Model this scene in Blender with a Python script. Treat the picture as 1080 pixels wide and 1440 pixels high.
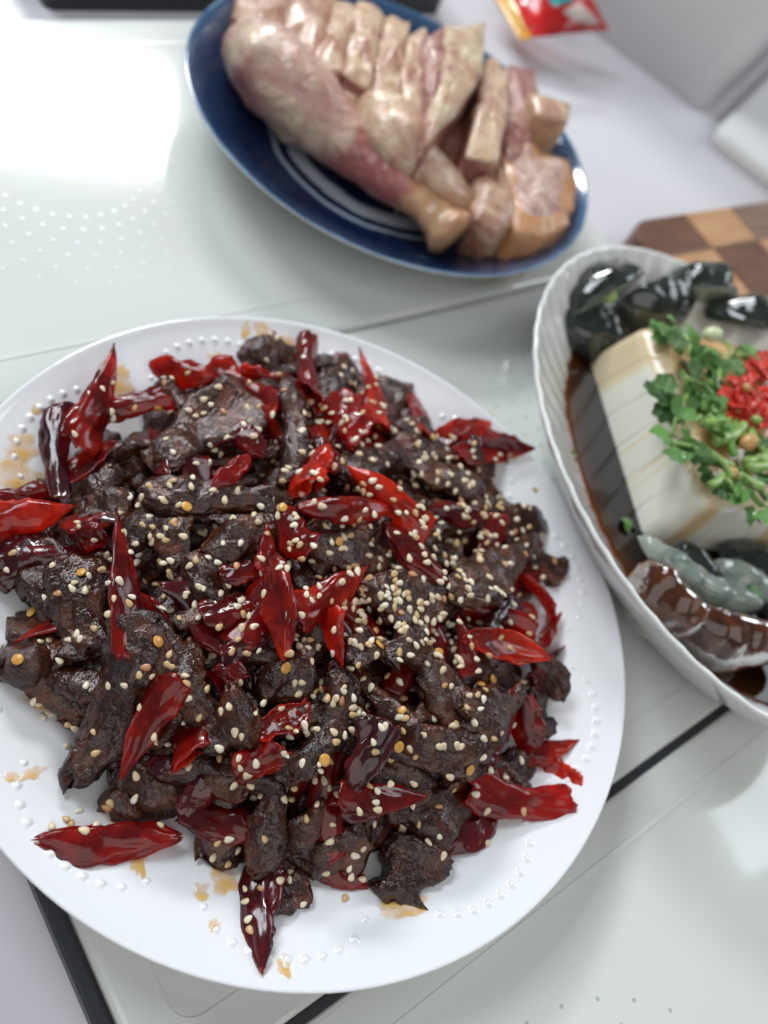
import bpy, math, random
from mathutils import Vector, Matrix, noise
from mathutils.bvhtree import BVHTree
R = math.radians
random.seed(7)
sc = bpy.context.scene
for o in list(bpy.data.objects): bpy.data.objects.remove(o)

# ------------------------------------------------------------------ camera
F, H = 1241.62, 0.26412                 # focal length in photo pixels, camera height over the board
n_ = Vector((.35132752, -.51028856, -.78498)).normalized()
e1_ = (Vector((1, 0, 0)) - n_ * n_[0]).normalized()
e2_ = n_.cross(e1_)
CAM = Vector((0, 0, H))
def ray(u, v):
    d = Vector(((u - 540) / F, (v - 720) / F, 1))
    return Vector((e1_ @ d, e2_ @ d, n_ @ d))
def px(u, v, z=0.0):                    # photo pixel -> point on the level z
    d = ray(u, v)
    return CAM + d * ((z - H) / d.z)
cam = bpy.data.cameras.new('camera'); co = bpy.data.objects.new('camera', cam)
sc.collection.objects.link(co); sc.camera = co
co.matrix_world = Matrix(((e1_[0], -e1_[1], -e1_[2], 0), (e2_[0], -e2_[1], -e2_[2], 0), (n_[0], -n_[1], -n_[2], H), (0, 0, 0, 1)))
cam.sensor_fit = 'VERTICAL'; cam.sensor_height = 36; cam.sensor_width = 27
cam.lens = F / 1440 * 36
cam.clip_start = .005; cam.clip_end = 50
cam.dof.use_dof = True; cam.dof.focus_distance = .243; cam.dof.aperture_fstop = 7.6

# ------------------------------------------------------------------ light
w = bpy.data.worlds.new('World'); sc.world = w; w.use_nodes = True
w.node_tree.nodes['Background'].inputs[0].default_value = (.88, .93, 1, 1)
w.node_tree.nodes['Background'].inputs[1].default_value = .18
sc.view_settings.view_transform = 'Standard'; sc.view_settings.look = 'None'; sc.view_settings.exposure = .05
def area(name, pos, aim, sx, sy, power, col):
    l = bpy.data.lights.new(name, 'AREA'); l.shape = 'RECTANGLE'; l.size = sx; l.size_y = sy; l.energy = power; l.color = col
    o = bpy.data.objects.new(name, l); sc.collection.objects.link(o); o.location = pos
    o.rotation_euler = (Vector(aim) - Vector(pos)).to_track_quat('-Z', 'Y').to_euler()
    return o
# the bright strip of sky in the window, and the wider window round it
area('window_sky_light', (-.30, 1.72, .99), (-.04, .36, 0), .52, .17, 16, (.97, .985, 1))
area('window_light', (-1.15, 1.25, 1.60), (.1, .2, 0), 1.0, .72, 27, (.86, .94, 1))
area('room_fill_light', (.15, -1.05, 1.5), (.15, .25, 0), 2.2, 1.6, 14, (1, .985, .95))  # added fill lamp on the camera side, stands in for ceiling bounce
area('side_window_light', (1.85, 1.05, 1.35), (.25, .3, 0), 1.0, 1.0, 14, (.86, .94, 1))

# ------------------------------------------------------------------ helpers
COL = sc.collection
def link(o): COL.objects.link(o); return o
def meshobj(name, verts, faces, mat, parent=None, smooth=True, midx=None):
    me = bpy.data.meshes.new(name); me.from_pydata([tuple(v) for v in verts], [], faces); me.update()
    for m in (mat if isinstance(mat, (list, tuple)) else [mat]): me.materials.append(m)
    if smooth: me.polygons.foreach_set('use_smooth', [True] * len(me.polygons))
    if midx: me.polygons.foreach_set('material_index', midx)
    o = link(bpy.data.objects.new(name, me))
    if parent: o.parent = parent
    return o
def tag(o, label=None, cat=None, group=None, kind=None):
    if label: o['label'] = label
    if cat: o['category'] = cat
    if group: o['group'] = group
    if kind: o['kind'] = kind
    return o
def empty(name, loc=(0, 0, 0)):
    o = link(bpy.data.objects.new(name, None)); o.location = loc; o.empty_display_size = .01
    return o
def subsurf(o, n=2):
    m = o.modifiers.new('s', 'SUBSURF'); m.levels = n; m.render_levels = n
def grid_faces(nu, nv, closed=True, off=0):
    f = []
    for i in range(nu - 1):
        for j in range(nv if closed else nv - 1):
            k = (j + 1) % nv
            f.append((off + i * nv + j, off + i * nv + k, off + (i + 1) * nv + k, off + (i + 1) * nv + j))
    return f
def lathe(prof, seg=96, center=(0, 0), fx=None):
    v, f = [], []
    for i, (r, z) in enumerate(prof):
        for j in range(seg):
            a = 2 * math.pi * j / seg
            x, y, zz = r * math.cos(a), r * math.sin(a), z
            if fx: x, y, zz = fx(x, y, zz, a, i)
            v.append((center[0] + x, center[1] + y, zz))
    f = grid_faces(len(prof), seg)
    f.append(tuple(range(seg))[::-1]); f.append(tuple(range((len(prof) - 1) * seg, len(prof) * seg)))
    return v, f
def rbox(sx, sy, sz, r, seg=5, ztop=None):
    """rounded slab: rounded outline sx*sy, softened top edge, bottom at 0"""
    out = []
    for cx, cy, a0 in ((sx / 2 - r, sy / 2 - r, 0), (-sx / 2 + r, sy / 2 - r, 90), (-sx / 2 + r, -sy / 2 + r, 180), (sx / 2 - r, -sy / 2 + r, 270)):
        for k in range(seg + 1):
            a = R(a0 + 90 * k / seg); out.append((cx, cy, math.cos(a), math.sin(a)))
    e = min(sz * .3, r * .6); rings = [(0, 0), (0, sz - e)] + [(e * (1 - math.cos(R(q))), sz - e + e * math.sin(R(q))) for q in (30, 60, 90)]
    v = []
    for ins, z in rings:
        for cx, cy, ca, sa in out: v.append((cx + (r - ins) * ca, cy + (r - ins) * sa, z))
    n = len(out); f = grid_faces(len(rings), n)
    f.append(tuple(range(n))[::-1]); f.append(tuple(range((len(rings) - 1) * n, len(rings) * n)))
    return v, f
def fbm(p, oct=3):
    s, a = 0, 1
    for _ in range(oct): s += a * noise.noise(p); p = p * 2.03 + Vector((7.1, 3.3, 1.7)); a *= .5
    return s

# ------------------------------------------------------------------ materials
def newmat(name):
    m = bpy.data.materials.new(name); m.use_nodes = True
    nt = m.node_tree; return m, nt, nt.nodes['Principled BSDF']
def S(b, **k):
    for a, v in k.items():
        a = a.replace('_', ' ')
        b.inputs[a].default_value = (*v, 1) if isinstance(v, tuple) and len(v) == 3 else v
def N(nt, t, **k):
    n = nt.nodes.new(t)
    for a, v in k.items(): setattr(n, a, v)
    return n
def ramp(nt, src, stops):
    r = N(nt, 'ShaderNodeValToRGB'); nt.links.new(src, r.inputs[0])
    el = r.color_ramp.elements
    while len(el) < len(stops): el.new(.5)
    for e, (p, c) in zip(el, stops): e.position = p; e.color = (*c, 1)
    return r.outputs[0]
def noise_tex(nt, scale, detail=4, rough=.55, vec='Object', scl=None, dist=0):
    tc = N(nt, 'ShaderNodeTexCoord'); t = N(nt, 'ShaderNodeTexNoise')
    t.inputs['Scale'].default_value = scale; t.inputs['Detail'].default_value = detail; t.inputs['Roughness'].default_value = rough; t.inputs['Distortion'].default_value = dist
    o = tc.outputs[vec]
    if scl:
        mp = N(nt, 'ShaderNodeMapping'); mp.inputs['Scale'].default_value = scl; nt.links.new(o, mp.inputs[0]); o = mp.outputs[0]
    nt.links.new(o, t.inputs['Vector']); return t.outputs[0]
def bump(nt, b, h, strength=.4, dist=.0005, prev=None):
    n = N(nt, 'ShaderNodeBump'); n.inputs['Strength'].default_value = strength; n.inputs['Distance'].default_value = dist
    nt.links.new(h, n.inputs['Height'])
    if prev: nt.links.new(prev, n.inputs['Normal'])
    nt.links.new(n.outputs[0], b.inputs['Normal']); return n.outputs[0]
def simple(name, col, rough=.4, **k):
    m, nt, b = newmat(name); S(b, Base_Color=col, Roughness=rough, **k); return m
def varied(name, stops, scale, rough=.4, bs=0, bd=.0004, bscale=None, detail=4, **k):
    m, nt, b = newmat(name); S(b, Roughness=rough, **k)
    n = noise_tex(nt, scale, detail); nt.links.new(ramp(nt, n, stops), b.inputs['Base Color'])
    if bs: bump(nt, b, noise_tex(nt, bscale or scale * 3, 4), bs, bd)
    return m

M_table = varied('table_laminate', [(.3, (.60, .585, .62)), (.7, (.65, .635, .665))], 9, .34, .06, .0003, 900)
M_glass = varied('board_glass', [(.35, (.685, .705, .67)), (.7, (.71, .73, .695))], 6, .10, Coat_Weight=.5, Coat_Roughness=.03)
M_line = simple('board_print', (.70, .72, .69), .18)
M_dot = simple('dot_print', (.42, .47, .47), .25)
M_seam = simple('black_rubber', (.022, .026, .03), .42)
M_ceramic = simple('white_glazed_ceramic', (.83, .84, .86), .13, Coat_Weight=.4, Coat_Roughness=.05)
M_dish = simple('fluted_white_ceramic', (.78, .79, .77), .16, Coat_Weight=.4, Coat_Roughness=.06)

def meat_material():
    m, nt, b = newmat('spiced_beef')
    oi = N(nt, 'ShaderNodeObjectInfo')
    n1 = noise_tex(nt, 160, 5, .6); c = ramp(nt, n1, [(.25, (.0075, .0023, .0015)), (.5, (.032, .0088, .0045)), (.74, (.130, .036, .017))])
    hs = N(nt, 'ShaderNodeHueSaturation'); mr = N(nt, 'ShaderNodeMapRange'); nt.links.new(oi.outputs['Random'], mr.inputs[0]); mr.inputs[3].default_value = .65; mr.inputs[4].default_value = 1.35
    nt.links.new(c, hs.inputs['Color']); nt.links.new(mr.outputs[0], hs.inputs['Value']); nt.links.new(hs.outputs[0], b.inputs['Base Color'])
    S(b, Roughness=.3)
    S(b, **{'Specular_IOR_Level': .62, 'Specular_Tint': (1., .92, .9)})
    g = noise_tex(nt, 560, 5, .62, scl=(.28, 1.3, 1.3), dist=.4); rr = ramp(nt, noise_tex(nt, 420, 3), [(.35, (.06,) * 3), (.65, (.22,) * 3)]); nt.links.new(rr, b.inputs['Roughness'])
    p = bump(nt, b, g, .8, .0005)
    vt = N(nt, 'ShaderNodeTexVoronoi'); vt.inputs['Scale'].default_value = 850; tc = N(nt, 'ShaderNodeTexCoord'); nt.links.new(tc.outputs['Object'], vt.inputs['Vector'])
    p = bump(nt, b, noise_tex(nt, 1250, 2, .5), .6, .00022, p)
    p2 = bump(nt, b, vt.outputs['Distance'], .5, .0003, p)
    return m
M_meat = meat_material()
def chili_material(name, dark, mid, bright, trans):
    m, nt, b = newmat(name)
    oi = N(nt, 'ShaderNodeObjectInfo'); n1 = noise_tex(nt, 110, 4, .6)
    ad = N(nt, 'ShaderNodeMath', operation='MULTIPLY_ADD'); nt.links.new(oi.outputs['Random'], ad.inputs[0]); ad.inputs[1].default_value = .3; nt.links.new(n1, ad.inputs[2])
    sb = N(nt, 'ShaderNodeMath', operation='SUBTRACT'); nt.links.new(ad.outputs[0], sb.inputs[0]); sb.inputs[1].default_value = .15
    c = ramp(nt, sb.outputs[0], [(.3, dark), (.5, mid), (.72, bright)])
    nt.links.new(c, b.inputs['Base Color']); S(b, Roughness=.16, Coat_Weight=.4, Coat_Roughness=.04)
    bump(nt, b, noise_tex(nt, 420, 4, .6, scl=(.4, 1.3, 1.3), dist=.5), .3, .0005)
    tr = N(nt, 'ShaderNodeBsdfTranslucent'); hs = N(nt, 'ShaderNodeHueSaturation'); hs.inputs['Value'].default_value = 3.2; hs.inputs['Saturation'].default_value = 1.05
    nt.links.new(c, hs.inputs['Color']); nt.links.new(hs.outputs[0], tr.inputs['Color'])
    mx = N(nt, 'ShaderNodeMixShader'); mx.inputs[0].default_value = trans
    nt.links.new(b.outputs[0], mx.inputs[1]); nt.links.new(tr.outputs[0], mx.inputs[2]); nt.links.new(mx.outputs[0], nt.nodes['Material Output'].inputs['Surface'])
    return m
M_chili = chili_material('fried_chili_skin', (.075, .003, .005), (.17, .0065, .0055), (.30, .012, .006), .38)
M_chilib = chili_material('bright_fried_chili_skin', (.10, .003, .004), (.26, .011, .005), (.46, .034, .009), .45)
M_chilid = chili_material('dark_fried_chili_skin', (.030, .002, .004), (.075, .004, .007), (.14, .006, .008), .18)
M_chilii = chili_material('chili_flesh', (.17, .006, .005), (.36, .020, .007), (.50, .06, .014), .5)
M_sesame = []
for i, c in enumerate([(.74, .60, .40), (.82, .73, .55), (.60, .40, .19), (.56, .27, .12)]):
    m, nt, b = newmat('sesame_hull'); S(b, Base_Color=c, Roughness=.36, Subsurface_Weight=.15, Subsurface_Scale=.001, Coat_Weight=.25)
    b.inputs['Subsurface Radius'].default_value = (1, .6, .3); M_sesame.append(m)
M_seed = simple('chili_seed_amber', (.66, .33, .06), .3, Coat_Weight=.3)
def oil_material():
    m, nt, b = newmat('amber_oil')
    c = ramp(nt, noise_tex(nt, 220, 3), [(.3, (.85, .38, .008)), (.7, (.88, .50, .03))])
    nt.links.new(c, b.inputs['Base Color']); S(b, Roughness=.08, Coat_Weight=.5)
    at = N(nt, 'ShaderNodeAttribute'); at.attribute_name = 'depth'
    mu = N(nt, 'ShaderNodeMath', operation='MULTIPLY'); nt.links.new(at.outputs['Fac'], mu.inputs[0])
    nt.links.new(ramp(nt, noise_tex(nt, 170, 4), [(.34, (.12,) * 3), (.7, (.78,) * 3)]), mu.inputs[1]); nt.links.new(mu.outputs[0], b.inputs['Alpha']); return m
M_oil = oil_material()

# ------------------------------------------------------------------ setting
UB = Vector((.8363, .5483, 0)).normalized(); VB = Vector((-UB.y, UB.x, 0)); ANG = math.atan2(UB.y, UB.x)
def B(u, v, z=0): return UB * u + VB * v + Vector((0, 0, z))
t = meshobj('tabletop', [(-1.2, -1.0, -.010), (1.6, -1.0, -.010), (1.6, 1.8, -.010), (-1.2, 1.8, -.010)], [(0, 1, 2, 3)], M_table)
tag(t, 'pale lilac white laminate tabletop', kind='structure')

board = tag(empty('warming_board', B(.217, .07)), 'flat pale green glass warming board with black seams under the plates', 'warming board')
board.rotation_euler.z = ANG
def bpart(name, vf, mat, u, v, z, smooth=False):
    o = meshobj(name, *vf, mat, board, smooth); o.location = (u - .217, v - .07, z); return o
U0, U1 = .030, .409
seams = [.394, .1835, -.0288, -.243]
for k in range(3):
    v1, v0 = seams[k] - .0009, seams[k + 1] + .0009
    p = bpart('glass_panel', rbox(U1 - U0, v1 - v0, .009, .004, 4), M_glass, (U0 + U1) / 2, (v0 + v1) / 2, -.009)
    # printed inner contour of the panel
    ins = (.020, .0135, .0150)[k]; a, b_, r, hw = (U1 - U0) / 2 - .0118, (v1 - v0) / 2 - ins, .008, .0009
    vs = []
    for wd in (-hw, hw):
        for cx, cy, a0 in ((a - r, b_ - r, 0), (-a + r, b_ - r, 90), (-a + r, -b_ + r, 180), (a - r, -b_ + r, 270)):
            for q in range(9):
                an = R(a0 + 90 * q / 8); vs.append((cx + (r + wd) * math.cos(an), cy + (r + wd) * math.sin(an)))
    n = len(vs) // 2
    V = [(x, y, .0) for x, y in vs] + [(x, y, .00025) for x, y in vs]
    Fc = []
    for i in range(n):
        j = (i + 1) % n
        Fc += [(2 * n + i, 2 * n + j, 3 * n + j, 3 * n + i), (i, j, 2 * n + j, 2 * n + i), (n + i, 3 * n + i, 3 * n + j, n + j)]
    c = meshobj('contour_line', V, Fc, M_line, p, False); c.location = (0, 0, .009)
    # printed swirls of dots, two heating rings per panel
    V, Fc = [], []
    for cu in ([.1404, .33] if k == 0 else [.12, .315]):
        cv = .300 if k == 0 else (v0 + v1) / 2
        for arm in range(34):
            for q in range(6):
                rr = .0345 + q * .0072; an = 2 * math.pi * arm / 34 + q * .105
                x, y = cu - (U0 + U1) / 2 + rr * math.cos(an), cv - (v0 + v1) / 2 + rr * math.sin(an); s = .00092 - .00007 * q
                o_ = len(V)
                for zz in (0, .0002):
                    for h in range(8): V.append((x + s * math.cos(h * math.pi / 4), y + s * math.sin(h * math.pi / 4), zz))
                Fc += [tuple(o_ + 8 + h for h in range(8))] + [(o_ + h, o_ + (h + 1) % 8, o_ + 8 + (h + 1) % 8, o_ + 8 + h) for h in range(8)]
    d = meshobj('dot_pattern', V, Fc, M_dot if k else simple('frosted_dot_print', (.80, .84, .86), .3), p, False); d.location = (0, 0, .009); tag(d, kind='stuff')
bpart('edge_strip', rbox(.0042, .640, .0086, .0015, 3), M_seam, .0270, .0755, -.0098)
bpart('fold_seam', rbox(.375, .0034, .0090, .001, 2), M_seam, .2195, seams[2], -.0094)
bpart('fold_seam', rbox(.375, .0020, .0070, .0009, 2), simple('grey_seal', (.33, .35, .33), .4), .2195, seams[1], -.0092)

dk = meshobj('dark_tray', *rbox(.26, .12, .03, .006), simple('dark_slate_plastic', (.035, .042, .052), .38)); p = px(66, 19, -.01)
dk.location = B(p @ UB + .13, p @ VB + .062, -.0098); dk.rotation_euler.z = ANG
tag(dk, 'dark slate tray lying past the far edge of the warming board', 'tray')

# white plastic box at the back right, with a lid lying beside it
c0 = Vector((.3499, .587, 0)); dx = Vector((.098, .139, 0)).normalized(); dy = Vector((-dx.y, dx.x, 0))
M_white = varied('white_plastic', [(.3, (.80, .80, .79)), (.7, (.83, .83, .82))], 5, .3)
bx = meshobj('storage_box', *rbox(.34, .24, .13, .018, 8), M_white); bx.location = c0 + dx * .170 + dy * .120 + Vector((0, 0, -.0099)); bx.rotation_euler.z = math.atan2(dx.y, dx.x)
tag(bx, 'white plastic storage box with rounded corners at the back right', 'box')
ld = meshobj('box_lid', *rbox(.30, .22, .012, .012, 6), M_white); p = px(1012, 222, -.01)
ld.location = p + dx * .155 - dy * .095 + Vector((0, 0, .0002)); ld.rotation_euler.z = math.atan2(dx.y, dx.x)
tag(ld, 'flat white lid lying on the table right of the storage box', 'lid')

# ------------------------------------------------------------------ checkered wooden cutting board
cb_o = px(1004, 347, .01); gx = Vector((.0385, .0236, 0)).normalized(); gy = Vector((-gx.y, gx.x, 0)); CS = .0445
wb = tag(empty('cutting_board', Vector((cb_o.x, cb_o.y, -.0099))), 'checkered brown and tan wooden cutting board behind the fluted dish', 'cutting board')
wb.rotation_euler.z = math.atan2(gx.y, gx.x)
def wood(name, a, b):
    m, nt, bs = newmat(name); S(bs, Roughness=.42)
    nt.links.new(ramp(nt, noise_tex(nt, 26, 6, .65, scl=(1, 9, 3), dist=.6), [(.3, a), (.7, b)]), bs.inputs['Base Color']); return m
MW = [wood('walnut_wood', (.105, .045, .026), (.20, .095, .058)), wood('acacia_wood', (.40, .20, .09), (.56, .33, .175)), wood('grey_walnut_wood', (.17, .10, .072), (.27, .175, .13))]
def block(x0, x1, y0, y1, cr=0):
    out = [(x0, y0), (x1, y0), (x1, y1)]
    if cr: out += [(x0 + cr - cr * math.sin(R(q)), y1 - cr + cr * math.cos(R(q))) for q in range(0, 91, 10)]
    else: out.append((x0, y1))
    cx, cy = (x0 + x1) / 2, (y0 + y1) / 2; n = len(out); v = []
    for ins, z in ((0, 0), (0, .0182), (.0005, .0191), (.0013, .0195)):
        for x, y in out: v.append((x - ins * (1 if x > cx else -1), y - ins * (1 if y > cy else -1), z))
    return v, grid_faces(4, n) + [tuple(range(n))[::-1], tuple(range(3 * n, 4 * n))]
xs = [-.053, 0, .0450, .0900, .135, .18]; ys = [.028, 0, -.0445, -.089, -.1335]
for i in range(5):
    for j in range(4):
        g = .00008; sq = meshobj('wood_block', *block(xs[i] + g, xs[i + 1] - g, ys[j + 1] + g, ys[j] - g, .017 if i == j == 0 else 0), MW[1] if (i + j) % 2 else MW[0 if i < 2 else 2], wb, False)
# ------------------------------------------------------------------ white beaded dinner plate
PC = Vector((.0680, .1347, 0))
PROF = [(.0, .0055), (.07, .0055), (.080, .0066), (.090, .0102), (.100, .0137), (.110, .0176), (.1138, .0195), (.1148, .0203)]
def plate_z(r):
    for (a, za), (b, zb) in zip(PROF, PROF[1:]):
        if r <= b: return za + (zb - za) * (r - a) / (b - a)
    return .0203 if r < .116 else 0.
prof = [(.002, .0055), (.03, .0055), (.055, .0055), (.07, .0055), (.0755, .0058), (.080, .0066), (.085, .0083), (.090, .0102), (.095, .0120), (.1, .0137), (.105, .0156), (.110, .0176), (.1128, .0190), (.1141, .0199), (.1149, .0202), (.1153, .0198), (.1148, .0189), (.110, .0158), (.100, .0110), (.092, .0075), (.084, .0040), (.074, .0022), (.070, .0006), (.066, .0006), (.064, .0020), (.002, .0024)]
plate = tag(empty('dinner_plate', PC), 'large white plate with beaded swags under the spiced beef', 'plate')
pv, pf = lathe(prof, 160)
pb = meshobj('plate_body', pv, pf, M_ceramic, plate)
def bead_mesh():
    v, f = [], []
    for i in range(9):
        q = 1.65 * i / 8
        for j in range(14): v.append(((.02 + q) * math.cos(j * math.pi / 7), (.02 + q) * math.sin(j * math.pi / 7), .58 * (.5 + .5 * math.cos(math.pi * q / 1.65)) ** 1.25 - .035))
    return v, [tuple(reversed(q)) for q in grid_faces(9, 14)] + [tuple(range(14))]
first = None
def plate_normal(r):
    s = (plate_z(r + .002) - plate_z(r - .002)) / .004
    return math.atan(s)
for ap in (16, -19, -55, -91, -127, -163, 152, 116, 83, 50):
    for k in range(11):
        q = (k - 5) / 5; an = R(ap + q * 13.2); rr = .0955 + .0118 * math.sqrt(max(0, 1 - (q * .97) ** 2))
        if first is None: first = meshobj('bead', *bead_mesh(), M_ceramic, plate); o = first
        else: o = link(first.copy()); o.parent = plate
        o.location = (rr * math.cos(an), rr * math.sin(an), plate_z(rr)); o.rotation_euler = (0, -plate_normal(rr), an); s = .00128 - .00025 * q * q; o.scale = (s, s * (1 if k % 10 else .9), s)

# ------------------------------------------------------------------ the heap: meat strips and chili pieces
PILE_R = [(-180, .094), (-165, .093), (-133, .091), (-99, .085), (-70, .092), (-38, .089), (-20, .092), (0, .094), (18, .098), (43, .100), (75, .100), (106, .100), (132, .098), (166, .095), (180, .094)]
def pile_r(a):
    for (p, x), (q, y) in zip(PILE_R, PILE_R[1:]):
        if a <= q: return x + (y - x) * (a - p) / (q - p)
    return .094
def mound(x, y):
    dx_, dy_ = x - PC.x, y - PC.y; r = math.hypot(dx_, dy_); Rp = pile_r(math.degrees(math.atan2(dy_, dx_)))
    b = plate_z(r)
    if r < Rp: b += .031 * (1 - (r / Rp) ** 2.6) ** .8
    return b
def on_mound(u, v, lift=0.0):
    """where the sight line of a photo pixel meets the heap's envelope (or passes closest over it)"""
    d = ray(u, v).normalized(); best = None
    t = .17
    while t < .42:
        p = CAM + d * t; e = p.z - mound(p.x, p.y) - lift
        if best is None or e < best[0]: best = (e, p.copy())
        if e <= 0: return p
        t += .0006
    p = best[1]; p.z -= best[0] * .35
    return p
def mnormal(p):
    h = .004; gx_ = (mound(p.x + h, p.y) - mound(p.x - h, p.y)) / (2 * h); gy_ = (mound(p.x, p.y + h) - mound(p.x, p.y - h)) / (2 * h)
    n = Vector((-gx_, -gy_, 1)); n.xy *= min(1, 1.0 / max(1e-6, math.hypot(gx_, gy_)))
    return n.normalized()
def frame(p0, p1, nrm, roll=0):
    x = (p1 - p0).normalized(); z = (nrm - x * nrm.dot(x)).normalized(); y = z.cross(x)
    m = Matrix((x, y, z)).transposed().to_4x4() @ Matrix.Rotation(R(roll), 4, 'X')
    m.translation = (p0 + p1) / 2
    return m
HEAPV, HEAPF, HEAPT = [], [], []
def note(o, me, mat, kind):
    off = len(HEAPV); HEAPV.extend([mat @ v.co for v in me.vertices])
    for p in me.polygons: HEAPF.append(tuple(off + i for i in p.vertices)); HEAPT.append(kind)

def meat_geo(L, w, th, seed, bend=0., twist=0., taper=0., nu=76, nv=44):
    rs = random.Random(seed); so = Vector((seed * 13.7 % 97, seed * 7.3 % 89, seed * 3.1 % 71)); v = []
    p1, p2, p3 = rs.uniform(0, 6), rs.uniform(0, 6), rs.uniform(0, 6); sq = rs.uniform(2.0, 3.4)
    for i in range(nu):
        t = i / (nu - 1); q = 2 * t - 1
        env = max(0.0, 1 - abs(q) ** (6 + 3 * math.sin(seed))) ** .5
        wv = 1 + .24 * math.sin(5 * t + p1) + .14 * math.sin(11 * t + p2) - taper * q
        tv = 1 + .25 * math.sin(7 * t + p3)
        cy = bend * L * (1 - q * q) + .06 * L * math.sin(4 * t + p2); cz = .05 * L * math.sin(4.5 * t + p1)
        for j in range(nv):
            a = 2 * math.pi * j / nv; ca, sa = math.cos(a), math.sin(a)
            k = (abs(ca) ** sq + abs(sa) ** sq) ** (-1 / sq)
            y, z = k * ca * w / 2 * wv, k * sa * th / 2 * tv
            x = q * L / 2; P = Vector((x, y, z)) / w
            lump = fbm(P * 1.7 + so, 2) * .17
            fib = (1 - 2 * abs(noise.noise(Vector((x / w * 1.3, y / w * 5 , z / w * 6)) + so))) * .19 + noise.noise(Vector((x / w * 2.0, y / w * 11, z / w * 11)) + so) * .13
            gr = noise.noise(P * 8 + so) * .07 + noise.noise(P * 17 + so) * .06
            ed = noise.noise(Vector((0, ca * 2.4, sa * 2.4)) + so * (1 if q > 0 else 2)) * .22 + noise.noise(Vector((3, ca * 6, sa * 6)) + so * (1 if q > 0 else 2)) * .14
            ed *= abs(q) ** 8 * min(1.0, w / L * 2.2)
            s = env * (1 + lump + fib + gr)
            y2, z2 = y * s, z * s * (1 + lump * .8)
            z2 += .16 * w * noise.noise(Vector((x / w * 1.1, y / w * 1.6, 5)) + so)
            tw = twist * q; y2, z2 = y2 * math.cos(tw) - z2 * math.sin(tw), y2 * math.sin(tw) + z2 * math.cos(tw)
            v.append((x * (1 + ed), cy + y2, cz + z2))
    f = grid_faces(nu, nv); f.append(tuple(range(nv))[::-1]); f.append(tuple(range((nu - 1) * nv, nu * nv)))
    return v, f
def chili_geo(L, w, kind, span, seed, flat=.62, bend=0., ob=.5, crum=1., nu=30, nv=20, th=.00042):
    rs = random.Random(seed); so = Vector((seed * 11.3 % 83, seed * 5.9 % 77, seed * 2.7 % 61)); sp = R(span)
    ph = rs.uniform(0, 6); out = []
    for i in range(nu):
        t = i / (nu - 1); q = 2 * t - 1
        if kind == 'tip': r = (1 - t ** 2.2) ** .75 * (.86 + .14 * math.sin(3 * t + 1)) + .015
        elif kind == 'leaf': r = math.sin(math.pi * min(1, max(0, t * .97 + .015))) ** .62
        else: r = .92 + .14 * math.sin(4 * t + ph)
        for j in range(nv):
            a = (j / (nv - 1) - .5) * sp * (1 + .28 * noise.noise(Vector((t * 3.2, seed * 1.7, 3))))
            a = max(-3.1, min(3.1, a))
            sl = 0
            if kind != 'leaf': sl -= ob * w * math.cos(a) * (1 - t) ** 2
            if kind == 'seg': sl += ob * w * math.cos(a + 1.1) * t ** 2
            jag = w * (.16 * noise.noise(Vector((a * 2.2, 4, seed))) + .08 * noise.noise(Vector((a * 6, 9, seed)))) * abs(q) ** 6
            x = q * L / 2 + sl * .5 + jag
            cr = 1 + crum * (.16 - .42 * abs(noise.noise(Vector((t * 2.4, math.cos(a) * 1.5, math.sin(a) * 1.5)) - so)) + .38 * noise.noise(Vector((t * 2.6, math.cos(a) * .9, math.sin(a) * .9)) + so) + .22 * noise.noise(Vector((t * 6, math.cos(a) * 2.2, math.sin(a) * 2.2)) + so) + .07 * noise.noise(Vector((t * 15, math.cos(a) * 5, math.sin(a) * 5)) + so))
            wd = 1 + .25 * noise.noise(Vector((t * 3, 9, a * .3)) + so)
            y = r * w / 2 * math.sin(a) * cr * wd; z = r * w / 2 * math.cos(a) * cr * flat
            y += bend * L * (q * q - .4); z += .035 * L * math.sin(3 * t + ph)
            out.append(Vector((x, y, z)))
    g = lambda i, j: out[min(nu - 1, max(0, i)) * nv + min(nv - 1, max(0, j))]
    inn = []
    for i in range(nu):
        for j in range(nv):
            n = (g(i, j + 1) - g(i, j - 1)).cross(g(i + 1, j) - g(i - 1, j))
            n = n.normalized() if n.length > 1e-12 else Vector((0, 0, 1))
            inn.append(g(i, j) + n * th * (1 if True else 0))
    f = [tuple(reversed(q)) for q in grid_faces(nu, nv, False)]; nf = len(f)
    K = nu * nv; f2 = [tuple(i + K for i in q) for q in grid_faces(nu, nv, False)]
    rim = []
    per = [(0, j) for j in range(nv)] + [(i, nv - 1) for i in range(1, nu)] + [(nu - 1, j) for j in range(nv - 2, -1, -1)] + [(i, 0) for i in range(nu - 2, 0, -1)]
    for a, b in zip(per, per[1:] + per[:1]):
        A, Bq = a[0] * nv + a[1], b[0] * nv + b[1]; rim.append((A, Bq, Bq + K, A + K))
    return out + inn, f + f2 + rim, [0] * nf + [1] * (len(f2) + len(rim))

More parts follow.
